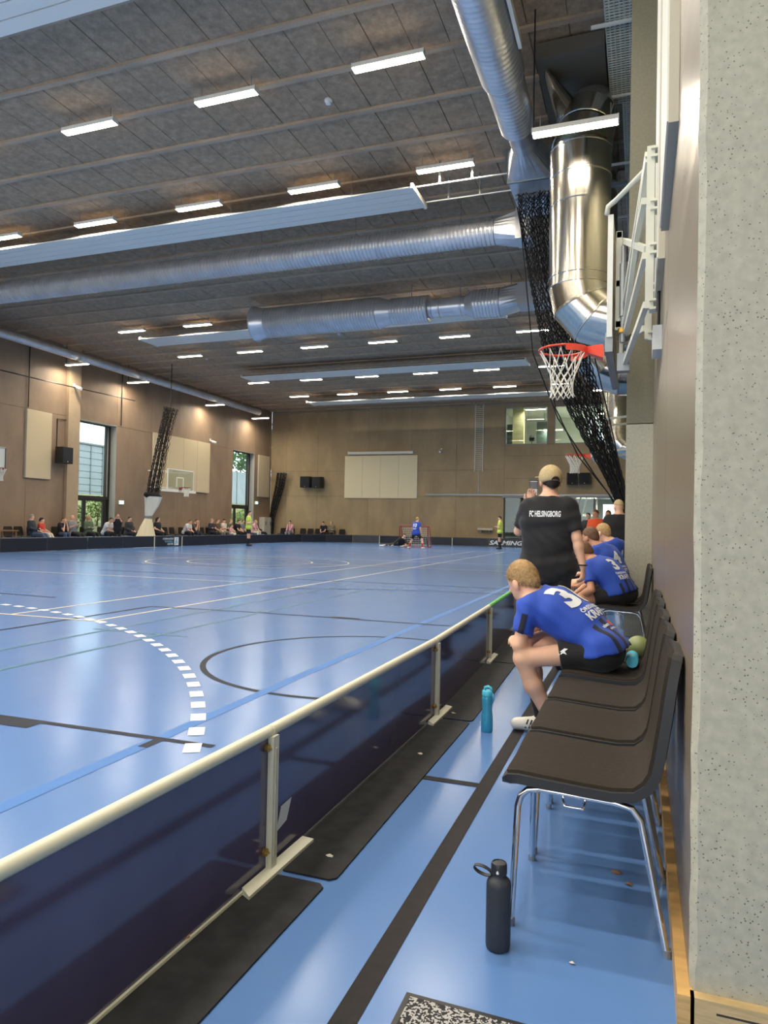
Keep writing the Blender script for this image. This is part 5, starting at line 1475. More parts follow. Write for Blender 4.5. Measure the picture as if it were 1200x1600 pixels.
mat('skin_fair', (226, 176, 146), 0.55, noise=(9, 0.07, 3))
mat('skin_tan', (206, 150, 116), 0.55, noise=(9, 0.07, 3))
mat('hair_blond', (172, 138, 92), 0.7, noise=(60, 0.35, 4))
mat('hair_brown', (104, 74, 50), 0.7, noise=(60, 0.35, 4))
mat('hair_dark', (44, 36, 32), 0.7, noise=(60, 0.3, 4))
mat('hair_grey', (150, 144, 136), 0.7, noise=(60, 0.3, 4))
mat('eye_white', (235, 235, 230), 0.2); mat('eye_dark', (50, 40, 34), 0.2); mat('lips', (190, 112, 100), 0.5)
CLOTH = dict(black=(24, 24, 27), navy=(34, 38, 52), charcoal=(52, 52, 54), grey=(128, 130, 134), white=(222, 220, 214), cream=(214, 206, 188), red=(198, 60, 40), orange=(236, 88, 38), lime=(206, 226, 92), pink=(224, 166, 170), jeans=(70, 84, 108), royal=(38, 76, 178), khaki=(120, 112, 92), green=(84, 104, 78), brown=(96, 74, 58), orangesock=(170, 60, 44))
for k_, v_ in CLOTH.items(): mat('cloth_' + k_, v_, 0.85, sheen=0.1, noise=(7, 0.1, 3))
mat('shoe_white', (222, 218, 208), 0.6); mat('shoe_black', (28, 28, 30), 0.5)
V3 = lambda *a: np.array(a, float)
def unit(v):
    v = np.array(v, float); return v / np.linalg.norm(v)
def head_axes(face, up=(0, 0, 1)):
    f = unit(face); u = np.array(up, float); r = unit(np.cross(f, u)); u = np.cross(r, f); return r, f, u     # right, forward, up

def human(t, J, st, h):
    """J: joint positions (local); st: style; h: grid step. The body is one surface, clothes and hair are children."""
    S = st.get('s', 1.0)                              # body scale (1 = adult man)
    fine = h < 0.011
    pts = [p for p in J.values() if isinstance(p, np.ndarray) and p.shape == (3,)]
    lo = np.min(pts, 0) - 0.22; hi = np.max(pts, 0) + 0.22
    B0 = st.get('build', 1.0)
    r, f, u = head_axes(J['face'], J.get('headup', (0, 0, 1))); hc = J['head']; A = (r, f, u); hs = st.get('hs', 1.0)
    tr = unit(J['shR'] - J['shL']); tup = unit((J['shR'] + J['shL']) / 2 - (J['hipR'] + J['hipL']) / 2); tf = unit(np.cross(tup, tr))
    sm = (J['shR'] + J['shL']) / 2; hm = (J['hipR'] + J['hipL']) / 2; sw = np.linalg.norm(J['shR'] - J['shL'])
    waist = hm * 0.6 + sm * 0.4 + tf * J.get('slump', 0.0) * -1; chest = hm * 0.25 + sm * 0.75 + tf * J.get('slump', 0.0) * -1
    dep = 0.62
    def torso(F, g, k=0.05):
        F.cap(chest - tr * sw * 0.22, chest + tr * sw * 0.22, 0.135 * S * B0 + g, 0.135 * S * B0 + g, k, (tf, 0.78))
        F.cap(waist - tr * sw * 0.16, waist + tr * sw * 0.16, 0.13 * S * B0 + g, 0.13 * S * B0 + g, k, (tf, 0.85))
        F.cap(chest - tr * sw * 0.2, waist - tr * sw * 0.16, 0.13 * S * B0 + g, 0.13 * S * B0 + g, k, (tf, 0.8)); F.cap(chest + tr * sw * 0.2, waist + tr * sw * 0.16, 0.13 * S * B0 + g, 0.13 * S * B0 + g, k, (tf, 0.8))
        F.cap(sm - tr * sw * 0.40, sm + tr * sw * 0.40, 0.07 * S + g, 0.07 * S + g, k, (tf, 0.9))
        F.cap(sm + tup * 0.02 * S, chest, 0.09 * S + g, 0.12 * S + g, k, (tf, 0.85))
        nk = unit(hc - sm); F.cap(sm, sm + nk * 0.11 * S, 0.085 * S + g, 0.055 * S + g, 0.04)
        for q in ('shL', 'shR'): F.cap(sm + nk * 0.06 * S, sm + (J[q] - sm) * 0.75 + tup * 0.01, 0.05 * S + g, 0.05 * S + g, 0.04)
    def pelvis(F, g, k=0.05):
        F.cap(J['hipL'] - tr * 0.01, J['hipR'] + tr * 0.01, 0.115 * S * B0 + g, 0.115 * S * B0 + g, k); F.cap(waist, hm, 0.125 * S * B0 + g, 0.125 * S * B0 + g, k, (tf, 0.85))
    def arm(F, s, g=0.0, upto=None, k=0.02):
        a, e, w = J['sh' + s], J['el' + s], J['wr' + s]
        if upto is None:
            F.cap(a, e, 0.052 * S + g, 0.04 * S + g, k); m = e * 0.7 + w * 0.3; F.cap(e, m, 0.041 * S + g, 0.042 * S + g, k); F.cap(m, w, 0.042 * S + g, 0.027 * S + g, k)
        elif upto <= 1: F.cap(a, a + (e - a) * upto, 0.056 * S + g, (0.056 - 0.008 * upto) * S + g * 1.25, k)
        else: F.cap(a, e, 0.056 * S + g, 0.045 * S + g, k); F.cap(e, e + (w - e) * (upto - 1), 0.045 * S + g, 0.034 * S + g, k)
    def hand(F, s):
        w = J['wr' + s]; d = unit(J['hd' + s]); n = unit(J.get('pn' + s, V3(0, 0, -1))); n = unit(n - d * (n @ d)); side = np.cross(d, n) * (1 if s == 'R' else -1); q = S * st.get('hand', 1.0)
        F.cap(w, w + d * 0.085 * q, 0.027 * q, 0.036 * q, 0.015, (n, 0.5))
        if not fine:
            F.cap(w + d * 0.08 * q, w + d * 0.15 * q + n * 0.03 * q, 0.033 * q, 0.024 * q, 0.015, (n, 0.6)); F.cap(w + d * 0.03 * q + side * 0.02 * q, w + d * 0.085 * q + side * 0.055 * q, 0.016 * q, 0.012 * q, 0.01); return
        curl = J.get('curl' + s, 0.5)
        for i, (o, L) in enumerate(((0.030, 0.072), (0.011, 0.082), (-0.009, 0.076), (-0.028, 0.06))):
            b = w + d * 0.085 * q + side * o * q; dd = d + side * o * 2.0
            p = b; ang = 0.0
            for seg, rad in ((0.45, 0.0105), (0.32, 0.0095), (0.23, 0.008)):
                ang += curl * (0.7 + 0.1 * i); d2 = unit(unit(dd) * math.cos(ang) + n * math.sin(ang)); p2 = p + d2 * L * seg * q; F.cap(p, p2, rad * q, rad * 0.92 * q, 0.004); p = p2
        b = w + d * 0.028 * q + side * 0.026 * q; d2 = unit(d * 0.75 + side * 0.75 + n * 0.25); p = b + d2 * 0.04 * q; F.cap(b, p, 0.014 * q, 0.0115 * q, 0.008); d3 = unit(d + side * 0.25 + n * 0.4); F.cap(p, p + d3 * 0.034 * q, 0.0115 * q, 0.009 * q, 0.004)
    def leg(F, s, g=0.0, upto=None, k=0.03):
        a, e, w = J['hip' + s], J['kn' + s], J['an' + s]
        if upto is None:
            F.cap(a, e, 0.085 * S * (0.6 + 0.4 * B0) + g, 0.055 * S + g, k); m = e * 0.65 + w * 0.35; bk = unit(np.cross(w - e, tr)) * 0.012 * S
            F.cap(e, m - bk, 0.054 * S + g, 0.056 * S + g, k); F.cap(m - bk, w, 0.056 * S + g, 0.034 * S + g, k)
        elif upto <= 1: F.cap(a, a + (e - a) * upto, 0.092 * S * (0.6 + 0.4 * B0) + g, (0.092 - 0.026 * upto) * S + g, k)
        else: F.cap(a, e, 0.092 * S * (0.6 + 0.4 * B0) + g, 0.066 * S + g, k); F.cap(e, e + (w - e) * min(1, upto - 1), 0.066 * S + g, 0.052 * S + g, k)
    def foot(F, s, g=0.0, k=0.02):
        w, o = J['an' + s], J['toe' + s]; d = unit(o - w); F.cap(w - V3(0, 0, 0.02) * S, w + V3(0, 0, -0.045) * S - V3(d[0], d[1], 0) * 0.03 * S, 0.034 * S + g, 0.03 * S + g, k); F.cap(w + V3(0, 0, -0.04) * S, o, 0.034 * S + g, 0.026 * S + g, k)
    # ---- body
    F = Field(lo, hi, h)
    F.ell(hc + u * 0.02 * hs, (0.074 * hs, 0.095 * hs, 0.102 * hs), A, 0.01); F.ell(hc - u * 0.055 * hs + f * 0.022 * hs, (0.056 * hs, 0.07 * hs, 0.07 * hs), A, 0.03)
    F.cap(hc - u * 0.06 * hs - f * 0.02 * hs, sm - tup * 0.0 + (hc - sm) * 0.15, 0.052 * S, 0.06 * S, 0.03)
    F.cap(hc + f * 0.094 * hs + u * 0.005 * hs, hc + f * 0.112 * hs - u * 0.025 * hs, 0.009 * hs, 0.014 * hs, 0.012)
    for s in (-1, 1): F.ell(hc + r * s * 0.082 * hs - f * 0.006 * hs - u * 0.014 * hs, (0.013 * hs, 0.023 * hs, 0.034 * hs), A, 0.004)
    torso(F, 0.0); pelvis(F, 0.0)
    for s in 'LR': arm(F, s); hand(F, s); leg(F, s); foot(F, s)
    body = F.build('body', st.get('skin', 'skin_fair'), t, 1)
    # ---- face details
    if st.get('facing', True) and fine:
        for s in (-1, 1):
            e = hc + r * s * 0.03 * hs + f * 0.074 * hs + u * 0.012 * hs
            ew = B().lathe([(0.012 * math.sin(PI * k / 8) + 1e-4, -0.012 * math.cos(PI * k / 8)) for k in range(9)], 10, tuple(e)).build('eye', 'eye_white', t, smooth=True)
            p = e + f * 0.0105; B().lathe([(0.0055 * math.sin(PI * k / 6) + 1e-4, -0.0055 * math.cos(PI * k / 6)) for k in range(7)], 8, tuple(p)).build('pupil', 'eye_dark', ew, smooth=True)
        m0 = hc + f * 0.088 * hs - u * 0.062 * hs
        B().tube([m0 - r * 0.022, m0 + f * 0.006, m0 + r * 0.022], [0.003, 0.006, 0.003], 6).build('mouth', 'lips', t, smooth=True)
    # ---- hair
    hk = st.get('haircut', 'short')
    if hk != 'none':
        F = Field(hc - 0.2, hc + 0.2, min(h, 0.012)); g = 0.005 * hs
        F.ell(hc + u * 0.022 * hs - f * 0.004 * hs, (0.075 * hs + g, 0.096 * hs + g, 0.102 * hs + g), A, 0.0)
        if hk == 'long': F.cap(hc - f * 0.05 * hs, hc - f * 0.06 * hs - u * 0.15 * hs, 0.085 * hs, 0.06 * hs, 0.04); F.clip(hc + f * 0.03 * hs + u * 0.03 * hs, f * 0.9 - u * 0.4)
        elif hk == 'cap': F.clip(hc + u * 0.03 * hs, -u + f * 0.1)
        else:
            F.cap(hc - f * 0.055 * hs - u * 0.02 * hs, hc - f * 0.052 * hs - u * 0.06 * hs, 0.05 * hs, 0.04 * hs, 0.02)
            F.clip(hc + u * 0.008 * hs, f * 0.57 - u * 0.82)
        ho = F.build('hair', st.get('hair', 'hair_brown'), t, 1)
        if fine or st.get('strands'):
            rg = random.Random(5); hb = B(); vs = ho.data.vertices; fv, uv = Vector(f), Vector(u); rv = Vector(r)
            for _ in range(st.get('strands', 2600)):
                v = vs[rg.randrange(len(vs))]; nrm = v.normal; p = v.co - nrm * 0.003
                crown = Vector(hc) + uv * 0.1 * hs - fv * 0.04 * hs
                d = (p - crown); d = d - nrm * d.dot(nrm); d = d.normalized() if d.length > 1e-5 else fv
                d = (d * 0.9 + nrm * 0.06 - uv * 0.25 + Vector([rg.uniform(-.22, .22) for _ in range(3)])).normalized()
                L = rg.uniform(0.014, 0.03) * hs; w = d.cross(nrm).normalized() * rg.uniform(0.0012, 0.0022); m = p + d * L * 0.5 + nrm * 0.004; q = p + d * L + nrm * 0.001
                n = len(hb.v); hb.v += [tuple(p - w), tuple(p + w), tuple(m + w), tuple(m - w), tuple(q)]; hb.f += [(n, n + 1, n + 2, n + 3), (n + 3, n + 2, n + 4)]
            tag(hb.build('hair_strands', st.get('hair', 'hair_brown'), ho), kind='stuff')
    # ---- trousers or shorts, socks, shoes
    if st.get('pants'):
        F = Field(lo, hi, h); pelvis(F, 0.014); up = st.get('pant_len', 1.95)
        for s in 'LR': leg(F, s, 0.012, up)
        if up <= 1:
            G = F
            for s in 'LR':
                a, e = J['hip' + s], J['kn' + s]; p = a + (e - a) * up * 0.98; d = unit(e - a)
                X, Y, Z = F.coords(); pl = (X - p[0]) * d[0] + (Y - p[1]) * d[1] + (Z - p[2]) * d[2]
                near = (np.sqrt((X - p[0]) ** 2 + (Y - p[1]) ** 2 + (Z - p[2]) ** 2) < 0.16 * S)
                F.F = np.where(near, np.maximum(F.F, pl), F.F).astype(np.float32)
        else: F.clip(V3(0, 0, min(J['anL'][2], J['anR'][2]) - 0.02), (0, 0, -1))
        F.clip(waist + tup * 0.05, tup)
        F.build('trousers' if up > 1 else 'shorts', st['pants'], t, 1)
    if st.get('socks'):
        for s in 'LR':
            F = Field(np.minimum(J['kn' + s], J['an' + s]) - 0.12, np.maximum(J['kn' + s], J['an' + s]) + 0.12, h); leg(F, s, 0.008); q = st.get('sock_len', 0.35); p = J['an' + s] + (J['kn' + s] - J['an' + s]) * q; F.clip(p, J['kn' + s] - J['an' + s])
            F.clip(J['an' + s] - V3(0, 0, 0.03), (0, 0, -1)); F.build('sock', st['socks'], t, 1)
    if st.get('shoes'):
        for s in 'LR':
            F = Field(np.minimum(J['toe' + s], J['an' + s]) - 0.13, np.maximum(J['toe' + s], J['an' + s]) + 0.13, min(h, 0.012)); foot(F, s, 0.014); z0 = J.get('floor', 0.0); F.clip(V3(0, 0, z0 + 0.002), (0, 0, -1)); F.clip(J['an' + s] + V3(0, 0, 0.025 * S), (0, 0, 1))
            F.build('shoe', st['shoes'], t, 1)
    # ---- shirt
    out = {'body': body}
    if st.get('shirt'):
        F = Field(lo, hi, h); torso(F, 0.016); 
        hem = st.get('hem', 0.1)
        F.cap(waist, hm - tup * hem * 0.5, 0.13 * S * B0 + 0.02, 0.125 * S * B0 + 0.022, 0.05, (tf, 0.9)); F.cap(J['hipL'] - tr * 0.012, J['hipR'] + tr * 0.012, 0.115 * S * B0 + 0.024, 0.115 * S * B0 + 0.024, 0.05)
        F.clip(hm - tup * hem, -tup)
        if 'hemz' in st: F.clip(V3(0, 0, st['hemz']), (0.25, 0, -1))
        nk = unit(hc - sm); F.clip(sm + nk * 0.088 * S, nk - tf * 0.12)
        sl = st.get('sleeve', 0.62)
        for s in 'LR':
            G = Field(lo, hi, h); arm(G, s, 0.013, sl); a, e, w = J['sh' + s], J['el' + s], J['wr' + s]
            if sl <= 1: p = a + (e - a) * sl; G.clip(p, e - a)
            else: p = e + (w - e) * (sl - 1); d = unit(w - e); X, Y, Z = G.coords(); pl = (X - p[0]) * d[0] + (Y - p[1]) * d[1] + (Z - p[2]) * d[2]; near = np.sqrt((X - p[0]) ** 2 + (Y - p[1]) ** 2 + (Z - p[2]) ** 2) < 0.1; G.F = np.where(near, np.maximum(G.F, pl), G.F).astype(np.float32)
            k = 0.03; hh = np.maximum(k - np.abs(F.F - G.F), 0) / k; F.F = np.minimum(F.F, G.F) - hh * hh * k * 0.25
        if fine:
            X, Y, Z = F.coords(); F.F = F.F + (st.get('wrinkle', 0.0055) * np.sin(X * 31 + 2.0 * np.sin(Z * 17) + Y * 9) * np.sin(Z * 38 + X * 22 + 1.5 * np.sin(Y * 21))).astype(np.float32)
        out['shirt'] = F.build('shirt', st['shirt'], t, 2)
    out['axes'] = (tr, tup, tf, sm, hm, waist, chest, r, f, u)
    return out

def decal(name, txt_or_poly, m, parent_shirt, origin, ux, uy, direction, size=None, cell=0.012, lift=0.0035, **kw):
    """lettering laid on the cloth: cut into small cells and dropped on to the surface"""
    if isinstance(txt_or_poly, str): vs, fs = text_polys(txt_or_poly, size, **kw)
    else: vs, fs = txt_or_poly
    bm = bmesh.new(); bv = [bm.verts.new((x, y, 0)) for x, y in vs]
    for f_ in fs:
        try: bm.faces.new([bv[i] for i in f_])
        except ValueError: pass
    xs = [v[0] for v in vs]; ys = [v[1] for v in vs]
    for k in range(int(min(xs) / cell) - 1, int(max(xs) / cell) + 2): bmesh.ops.bisect_plane(bm, geom=bm.verts[:] + bm.edges[:] + bm.faces[:], plane_co=(k * cell, 0, 0), plane_no=(1, 0, 0))
    for k in range(int(min(ys) / cell) - 1, int(max(ys) / cell) + 2): bmesh.ops.bisect_plane(bm, geom=bm.verts[:] + bm.edges[:] + bm.faces[:], plane_co=(0, k * cell, 0), plane_no=(0, 1, 0))
    me0 = parent_shirt.data
    bvh = BVHTree.FromPolygons([v.co for v in me0.vertices], [tuple(p.vertices) for p in me0.polygons])
    o = Vector(origin); ux = Vector(ux); uy = Vector(uy); dr = Vector(direction).normalized()
    bm.verts.ensure_lookup_table(); dead = []
    for v in bm.verts:
        p = o + ux * v.co.x + uy * v.co.y; hit = bvh.ray_cast(p - dr * 0.4, dr, 0.9)
        if hit[0] is None: dead.append(v); v.co = p
        else: v.co = hit[0] + hit[1] * lift
    bmesh.ops.delete(bm, geom=dead, context='VERTS')
    me = bpy.data.meshes.new(name); bm.to_mesh(me); bm.free(); me.materials.append(MATS[m]); ob = bpy.data.objects.new(name, me); COL.objects.link(ob); ob.parent = parent_shirt
    return ob
def rect_poly(x0, x1, y0, y1): return [(x0, y0), (x1, y0), (x1, y1), (x0, y1)], [(0, 1, 2, 3)]

# jersey: royal blue with dark stripes towards the hem (woven into the cloth, object space)
def jersey_material(name, sm, hm, tr, tup):
    m = bpy.data.materials.new(name); m.use_nodes = True; nt = m.node_tree; b = nt.nodes['Principled BSDF']; b.inputs['Roughness'].default_value = 0.75; b.inputs['Sheen Weight'].default_value = 0.1
    tc = nt.nodes.new('ShaderNodeTexCoord')
    def dot(v, off):
        n = nt.nodes.new('ShaderNodeVectorMath'); n.operation = 'DOT_PRODUCT'; nt.links.new(tc.outputs['Object'], n.inputs[0]); n.inputs[1].default_value = tuple(v)
        a = nt.nodes.new('ShaderNodeMath'); a.operation = 'SUBTRACT'; nt.links.new(n.outputs['Value'], a.inputs[0]); a.inputs[1].default_value = off; return a.outputs[0]
    L = np.linalg.norm(sm - hm); up = dot(tup, float(hm @ tup)); side = dot(tr, float(hm @ tr))
    w = nt.nodes.new('ShaderNodeMath'); w.operation = 'PINGPONG'; nt.links.new(side, w.inputs[0]); w.inputs[1].default_value = 0.042
    g1 = nt.nodes.new('ShaderNodeMath'); g1.operation = 'GREATER_THAN'; nt.links.new(w.outputs[0], g1.inputs[0]); g1.inputs[1].default_value = 0.025
    g2 = nt.nodes.new('ShaderNodeMath'); g2.operation = 'LESS_THAN'; nt.links.new(up, g2.inputs[0]); g2.inputs[1].default_value = 0.10 * L / 0.42
    ab = nt.nodes.new('ShaderNodeMath'); ab.operation = 'ABSOLUTE'; nt.links.new(side, ab.inputs[0])
    g3 = nt.nodes.new('ShaderNodeMath'); g3.operation = 'LESS_THAN'; nt.links.new(ab.outputs[0], g3.inputs[0]); g3.inputs[1].default_value = 0.15
    m0 = nt.nodes.new('ShaderNodeMath'); m0.operation = 'MULTIPLY'; nt.links.new(g1.outputs[0], m0.inputs[0]); nt.links.new(g3.outputs[0], m0.inputs[1])
    mu = nt.nodes.new('ShaderNodeMath'); mu.operation = 'MULTIPLY'; nt.links.new(m0.outputs[0], mu.inputs[0]); nt.links.new(g2.outputs[0], mu.inputs[1])
    mx = nt.nodes.new('ShaderNodeMix'); mx.data_type = 'RGBA'; nt.links.new(mu.outputs[0], mx.inputs['Factor']); mx.inputs['A'].default_value = (*lin((34, 74, 178)), 1); mx.inputs['B'].default_value = (*lin((22, 26, 48)), 1)
    nt.links.new(mx.outputs['Result'], b.inputs['Base Color']); MATS[name] = m; return name

def world_to_local(loc, rz):
    c, s = math.cos(-rz), math.sin(-rz)
    return lambda x, y, z: V3((x - loc[0]) * c - (y - loc[1]) * s, (x - loc[0]) * s + (y - loc[1]) * c, z - loc[2])
def text_fit(txt, size, width=None, **kw):
    vs, fs = text_polys(txt, size, **kw)
    if width:
        w = max(v[0] for v in vs) - min(v[0] for v in vs); vs = [(x * width / w, y) for x, y in vs]
    return vs, fs

# --- the nearest boy, bent forward on his chair
bl_ = (-0.3, 4.0, 0.0)
t = thing('person', 'boy in a blue number 31 jersey bent forward on the nearest occupied chair', 'person', bl_)
W = lambda x, y, z: V3(x - bl_[0], y - bl_[1], z)
J = dict(head=W(-0.615, 4.03, 0.895), face=V3(-0.78, 0.52, -0.34), headup=V3(-0.35, 0.1, 0.93), shL=W(-0.565, 3.885, 0.765), shR=W(-0.48, 4.165, 0.785), elL=W(-0.605, 3.835, 0.565), wrL=W(-0.515, 4.03, 0.60), elR=W(-0.60, 4.2, 0.57), wrR=W(-0.63, 4.02, 0.585),
         hdL=V3(0.2, 1, 0.0), hdR=V3(-0.2, -1, 0.0), pnL=V3(0, 0, -1), pnR=V3(0, 0, -1), hipL=W(-0.185, 3.905, 0.555), hipR=W(-0.185, 4.085, 0.555), knL=W(-0.585, 3.845, 0.495), knR=W(-0.58, 4.17, 0.495), anL=W(-0.40, 3.925, 0.09), anR=W(-0.53, 4.215, 0.09), toeL=W(-0.53, 3.92, 0.04), toeR=W(-0.67, 4.22, 0.04), slump=0.03)
jm = jersey_material('jersey_front_boy', (J['shL'] + J['shR']) / 2, (J['hipL'] + J['hipR']) / 2, unit(J['shR'] - J['shL']), unit(J['shR'] + J['shL'] - J['hipR'] - J['hipL']))
o = human(t, J, dict(s=0.84, hs=0.98, skin='skin_fair', hair='hair_blond', haircut='short', shirt=jm, sleeve=0.7, hem=0.12, hemz=0.515, pants='cloth_black', pant_len=0.54, socks='cloth_black', sock_len=0.3, shoes='shoe_white'), 0.0075)
tr, tup, tf, sm, hm, waist, chest, *_ = o['axes']
bc = sm * 0.62 + hm * 0.38
sh = o['shirt']; back = -tf
decal('number', text_fit('31', 0.185, 0.235, bold=0.05), 'line_white', sh, tuple(bc + tup * 0.05), tuple(tr), tuple(tup), tuple(tf))
decal('lettering', text_fit('ÖRESUNDS', 0.032, 0.2, bold=0.03), 'line_white', sh, tuple(bc - tup * 0.075), tuple(tr), tuple(tup), tuple(tf))
decal('lettering', text_fit('KRAFT', 0.05, 0.2, bold=0.04), 'line_white', sh, tuple(bc - tup * 0.122), tuple(tr), tuple(tup), tuple(tf))
decal('red_patch', rect_poly(-0.005, 0.05, -0.016, 0.022), 'cloth_red', sh, tuple(bc - tup * 0.205), tuple(tr), tuple(tup), tuple(tf))
decal('lettering', text_fit('adem', 0.022, 0.065, bold=0.03), 'line_white', sh, tuple(bc - tup * 0.205 - tr * 0.045), tuple(tr), tuple(tup), tuple(tf), cell=0.008)
decal('lettering', text_fit('playhome', 0.018, 0.09, bold=0.02), 'line_white', sh, tuple(bc - tup * 0.238), tuple(tr), tuple(tup), tuple(tf), cell=0.008)
mat('jersey_dark', (24, 28, 48), 0.8)
ua = unit(J['elL'] - J['shL'])
decal('sleeve_stripe', rect_poly(-0.014, 0.016, -0.055, 0.055), 'jersey_dark', sh, tuple(J['shL'] + ua * 0.085), tuple(np.cross(ua, V3(0, -1, 0))), tuple(-ua), (0, 1, 0))
ch_ = [c for c in t.children if c.name.startswith('shorts')][0]
mid = J['hipL'] * 0.45 + J['knL'] * 0.55
decal('emblem', ([(-0.03, -0.012), (-0.01, 0.0), (0.012, 0.018), (0.03, 0.016), (0.014, 0.004), (0.026, -0.012), (0.006, -0.006), (-0.012, -0.018)], [(0, 1, 2, 3, 4, 5, 6, 7)]), 'line_white', ch_, tuple(mid + V3(0.03, 0, 0.03)), (1, 0, 0), (0, 0, 1), (0, 1, 0), cell=0.02)
for c in [c for c in t.children if c.name.startswith('shoe')]:
    for k in range(3):
        q = J['anR'] if abs(c.data.vertices[0].co.y - J['anR'][1]) < 0.12 else J['anL']
        x0 = -0.045 - 0.022 * k
        for dr in ((0, 1, 0), (0, -1, 0)):
            decal('shoe_stripe', ([(x0, -0.03), (x0 + 0.010, -0.03), (x0 + 0.026, 0.018), (x0 + 0.016, 0.018)], [(0, 1, 2, 3)]), 'shoe_black', c, tuple(q + V3(0, 0, -0.03)), (1, 0, 0), (0, 0, 1), dr, cell=0.03, lift=0.002)

# --- the coach
cl_ = (-0.745, 6.2, 0.0)
t = thing('person', 'man in a black polo shirt and beige cap filming with a phone', 'person', cl_)
W = lambda x, y, z: V3(x - cl_[0], y - cl_[1], z)
J = dict(head=W(-0.735, 6.25, 1.605), face=V3(-0.38, 0.92, 0.03), shL=W(-0.925, 6.21, 1.375), shR=W(-0.56, 6.19, 1.385), elL=W(-1.015, 6.33, 1.165), wrL=W(-0.955, 6.53, 1.405), elR=W(-0.495, 6.13, 1.115), wrR=W(-0.445, 6.12, 0.885),
         hdL=V3(0.12, 0.25, 1), hdR=V3(0.02, 0.02, -1), pnL=V3(0.3, -0.9, 0.1), pnR=V3(-0.9, 0.3, 0), curlL=0.45, curlR=0.55, hipL=W(-0.845, 6.2, 0.875), hipR=W(-0.645, 6.2, 0.875), knL=W(-0.86, 6.21, 0.46), knR=W(-0.63, 6.19, 0.46), anL=W(-0.87, 6.2, 0.09), anR=W(-0.62, 6.18, 0.09), toeL=W(-0.89, 6.36, 0.04), toeR=W(-0.61, 6.34, 0.04))
o = human(t, J, dict(s=1.0, hs=1.02, build=1.06, skin='skin_fair', hair='hair_dark', haircut='short', shirt='cloth_black', sleeve=0.78, hem=0.14, pants='cloth_black', pant_len=1.95, shoes='shoe_black', wrinkle=0.006), 0.0085)
tr, tup, tf, sm, hm, waist, chest, hr, hf, hu = o['axes']; hc = J['head']
decal('lettering', text_fit('FC HELSINGBORG', 0.052, 0.262, bold=0.035), 'line_white', o['shirt'], tuple(W(-0.757, 6.0, 1.318)), (1, 0.06, 0), (0, 0, 1), (0, 1, 0))
F = Field(sm - 0.2, sm + V3(0.2, 0.2, 0.25), 0.0085); nk = unit(hc - sm); F.cap(sm + tup * 0.03, sm + nk * 0.10, 0.085, 0.072, 0); F.clip(sm + nk * 0.095, nk); F.clip(sm + nk * 0.03, -nk); F.build('collar', 'cloth_black', t, 1)
mat('cap_beige', (188, 166, 122), 0.8, noise=(90, 0.18, 3))
F = Field(hc - 0.26, hc + 0.26, 0.008); F.ell(hc + hu * 0.034, (0.1, 0.122, 0.112), (hr, hf, hu), 0); F.clip(hc - hu * 0.016 - hf * 0.02, -hu * 0.97 - hf * 0.22)
F2 = Field(hc - 0.26, hc + 0.26, 0.008); F2.cap(hc + hf * 0.09 + hu * 0.036 - hr * 0.035, hc + hf * 0.09 + hu * 0.036 + hr * 0.035, 0.085, 0.085, 0, (hu, 0.12)); F2.clip(hc + hf * 0.08, -hf); F.F = np.minimum(F.F, F2.F)
cap_o = F.build('cap', 'cap_beige', t, 1)
gp = [(0.038 * math.cos(PI * k / 12), 0.036 * math.sin(PI * k / 12)) for k in range(13)]
decal('cap_opening', (gp, [tuple(range(13))]), 'hair_dark', cap_o, tuple(hc + hu * 0.004 + hr * 0.012 - hf * 0.1), tuple(hr), tuple(hu), tuple(hf), cell=0.01, lift=0.002)
B().tube([tuple(J['wrR'] + V3(0.034 * math.cos(a_), 0.034 * math.sin(a_), 0.01)) for a_ in [2 * PI * k / 14 for k in range(14)]], 0.006, 6, closed=True).build('wrist_band', 'cloth_black', t, smooth=True)
mat('phone_body', (44, 30, 34), 0.3); mat('phone_screen', (170, 160, 158), 0.2, emit=((210, 200, 200), 0.12)); mat('phone_dark', (64, 56, 60), 0.2)
ph = thing('smartphone', 'phone held up in the left hand of the man in black', 'phone', (-0.925, 6.585, 1.49), 0.12)
B().box((-0.038, -0.004, 0.0), (0.038, 0.004, 0.155)).build('case', 'phone_body', ph)
sc_ = B().box((-0.032, -0.0052, 0.008), (0.032, -0.0042, 0.138)).build('screen', 'phone_screen', ph)
B().box((-0.032, -0.0062, 0.066), (0.032, -0.0052, 0.132)).build('picture', 'phone_dark', sc_)

# --- boy with number three behind the coach
def bench_boy(loc, label, J, st, num, nsize=0.15, h=0.011, extra=None):
    t = thing('person', label, 'person', loc)
    J = {k: (V3(v[0] - loc[0], v[1] - loc[1], v[2]) if isinstance(v, tuple) else v) for k, v in J.items()}
    jn = 'jersey_' + num + str(int(loc[1] * 100))
    jersey_material(jn, (J['shL'] + J['shR']) / 2, (J['hipL'] + J['hipR']) / 2, unit(J['shR'] - J['shL']), unit(J['shR'] + J['shL'] - J['hipR'] - J['hipL']))
    st = dict(st); st['shirt'] = jn
    o = human(t, J, st, h); tr, tup, tf, sm, hm, *_ = o['axes']; bc = sm * 0.62 + hm * 0.38
    decal('number', text_fit(num, nsize, None, bold=0.045), 'line_white', o['shirt'], tuple(bc + tup * 0.05), tuple(tr), tuple(tup), tuple(tf))
    decal('lettering', text_fit('ÖRESUNDS', 0.03, 0.16, bold=0.03), 'line_white', o['shirt'], tuple(bc - tup * 0.06), tuple(tr), tuple(tup), tuple(tf))
    decal('lettering', text_fit('KRAFT', 0.05, 0.16, bold=0.04), 'line_white', o['shirt'], tuple(bc - tup * 0.11), tuple(tr), tuple(tup), tuple(tf))
    return t
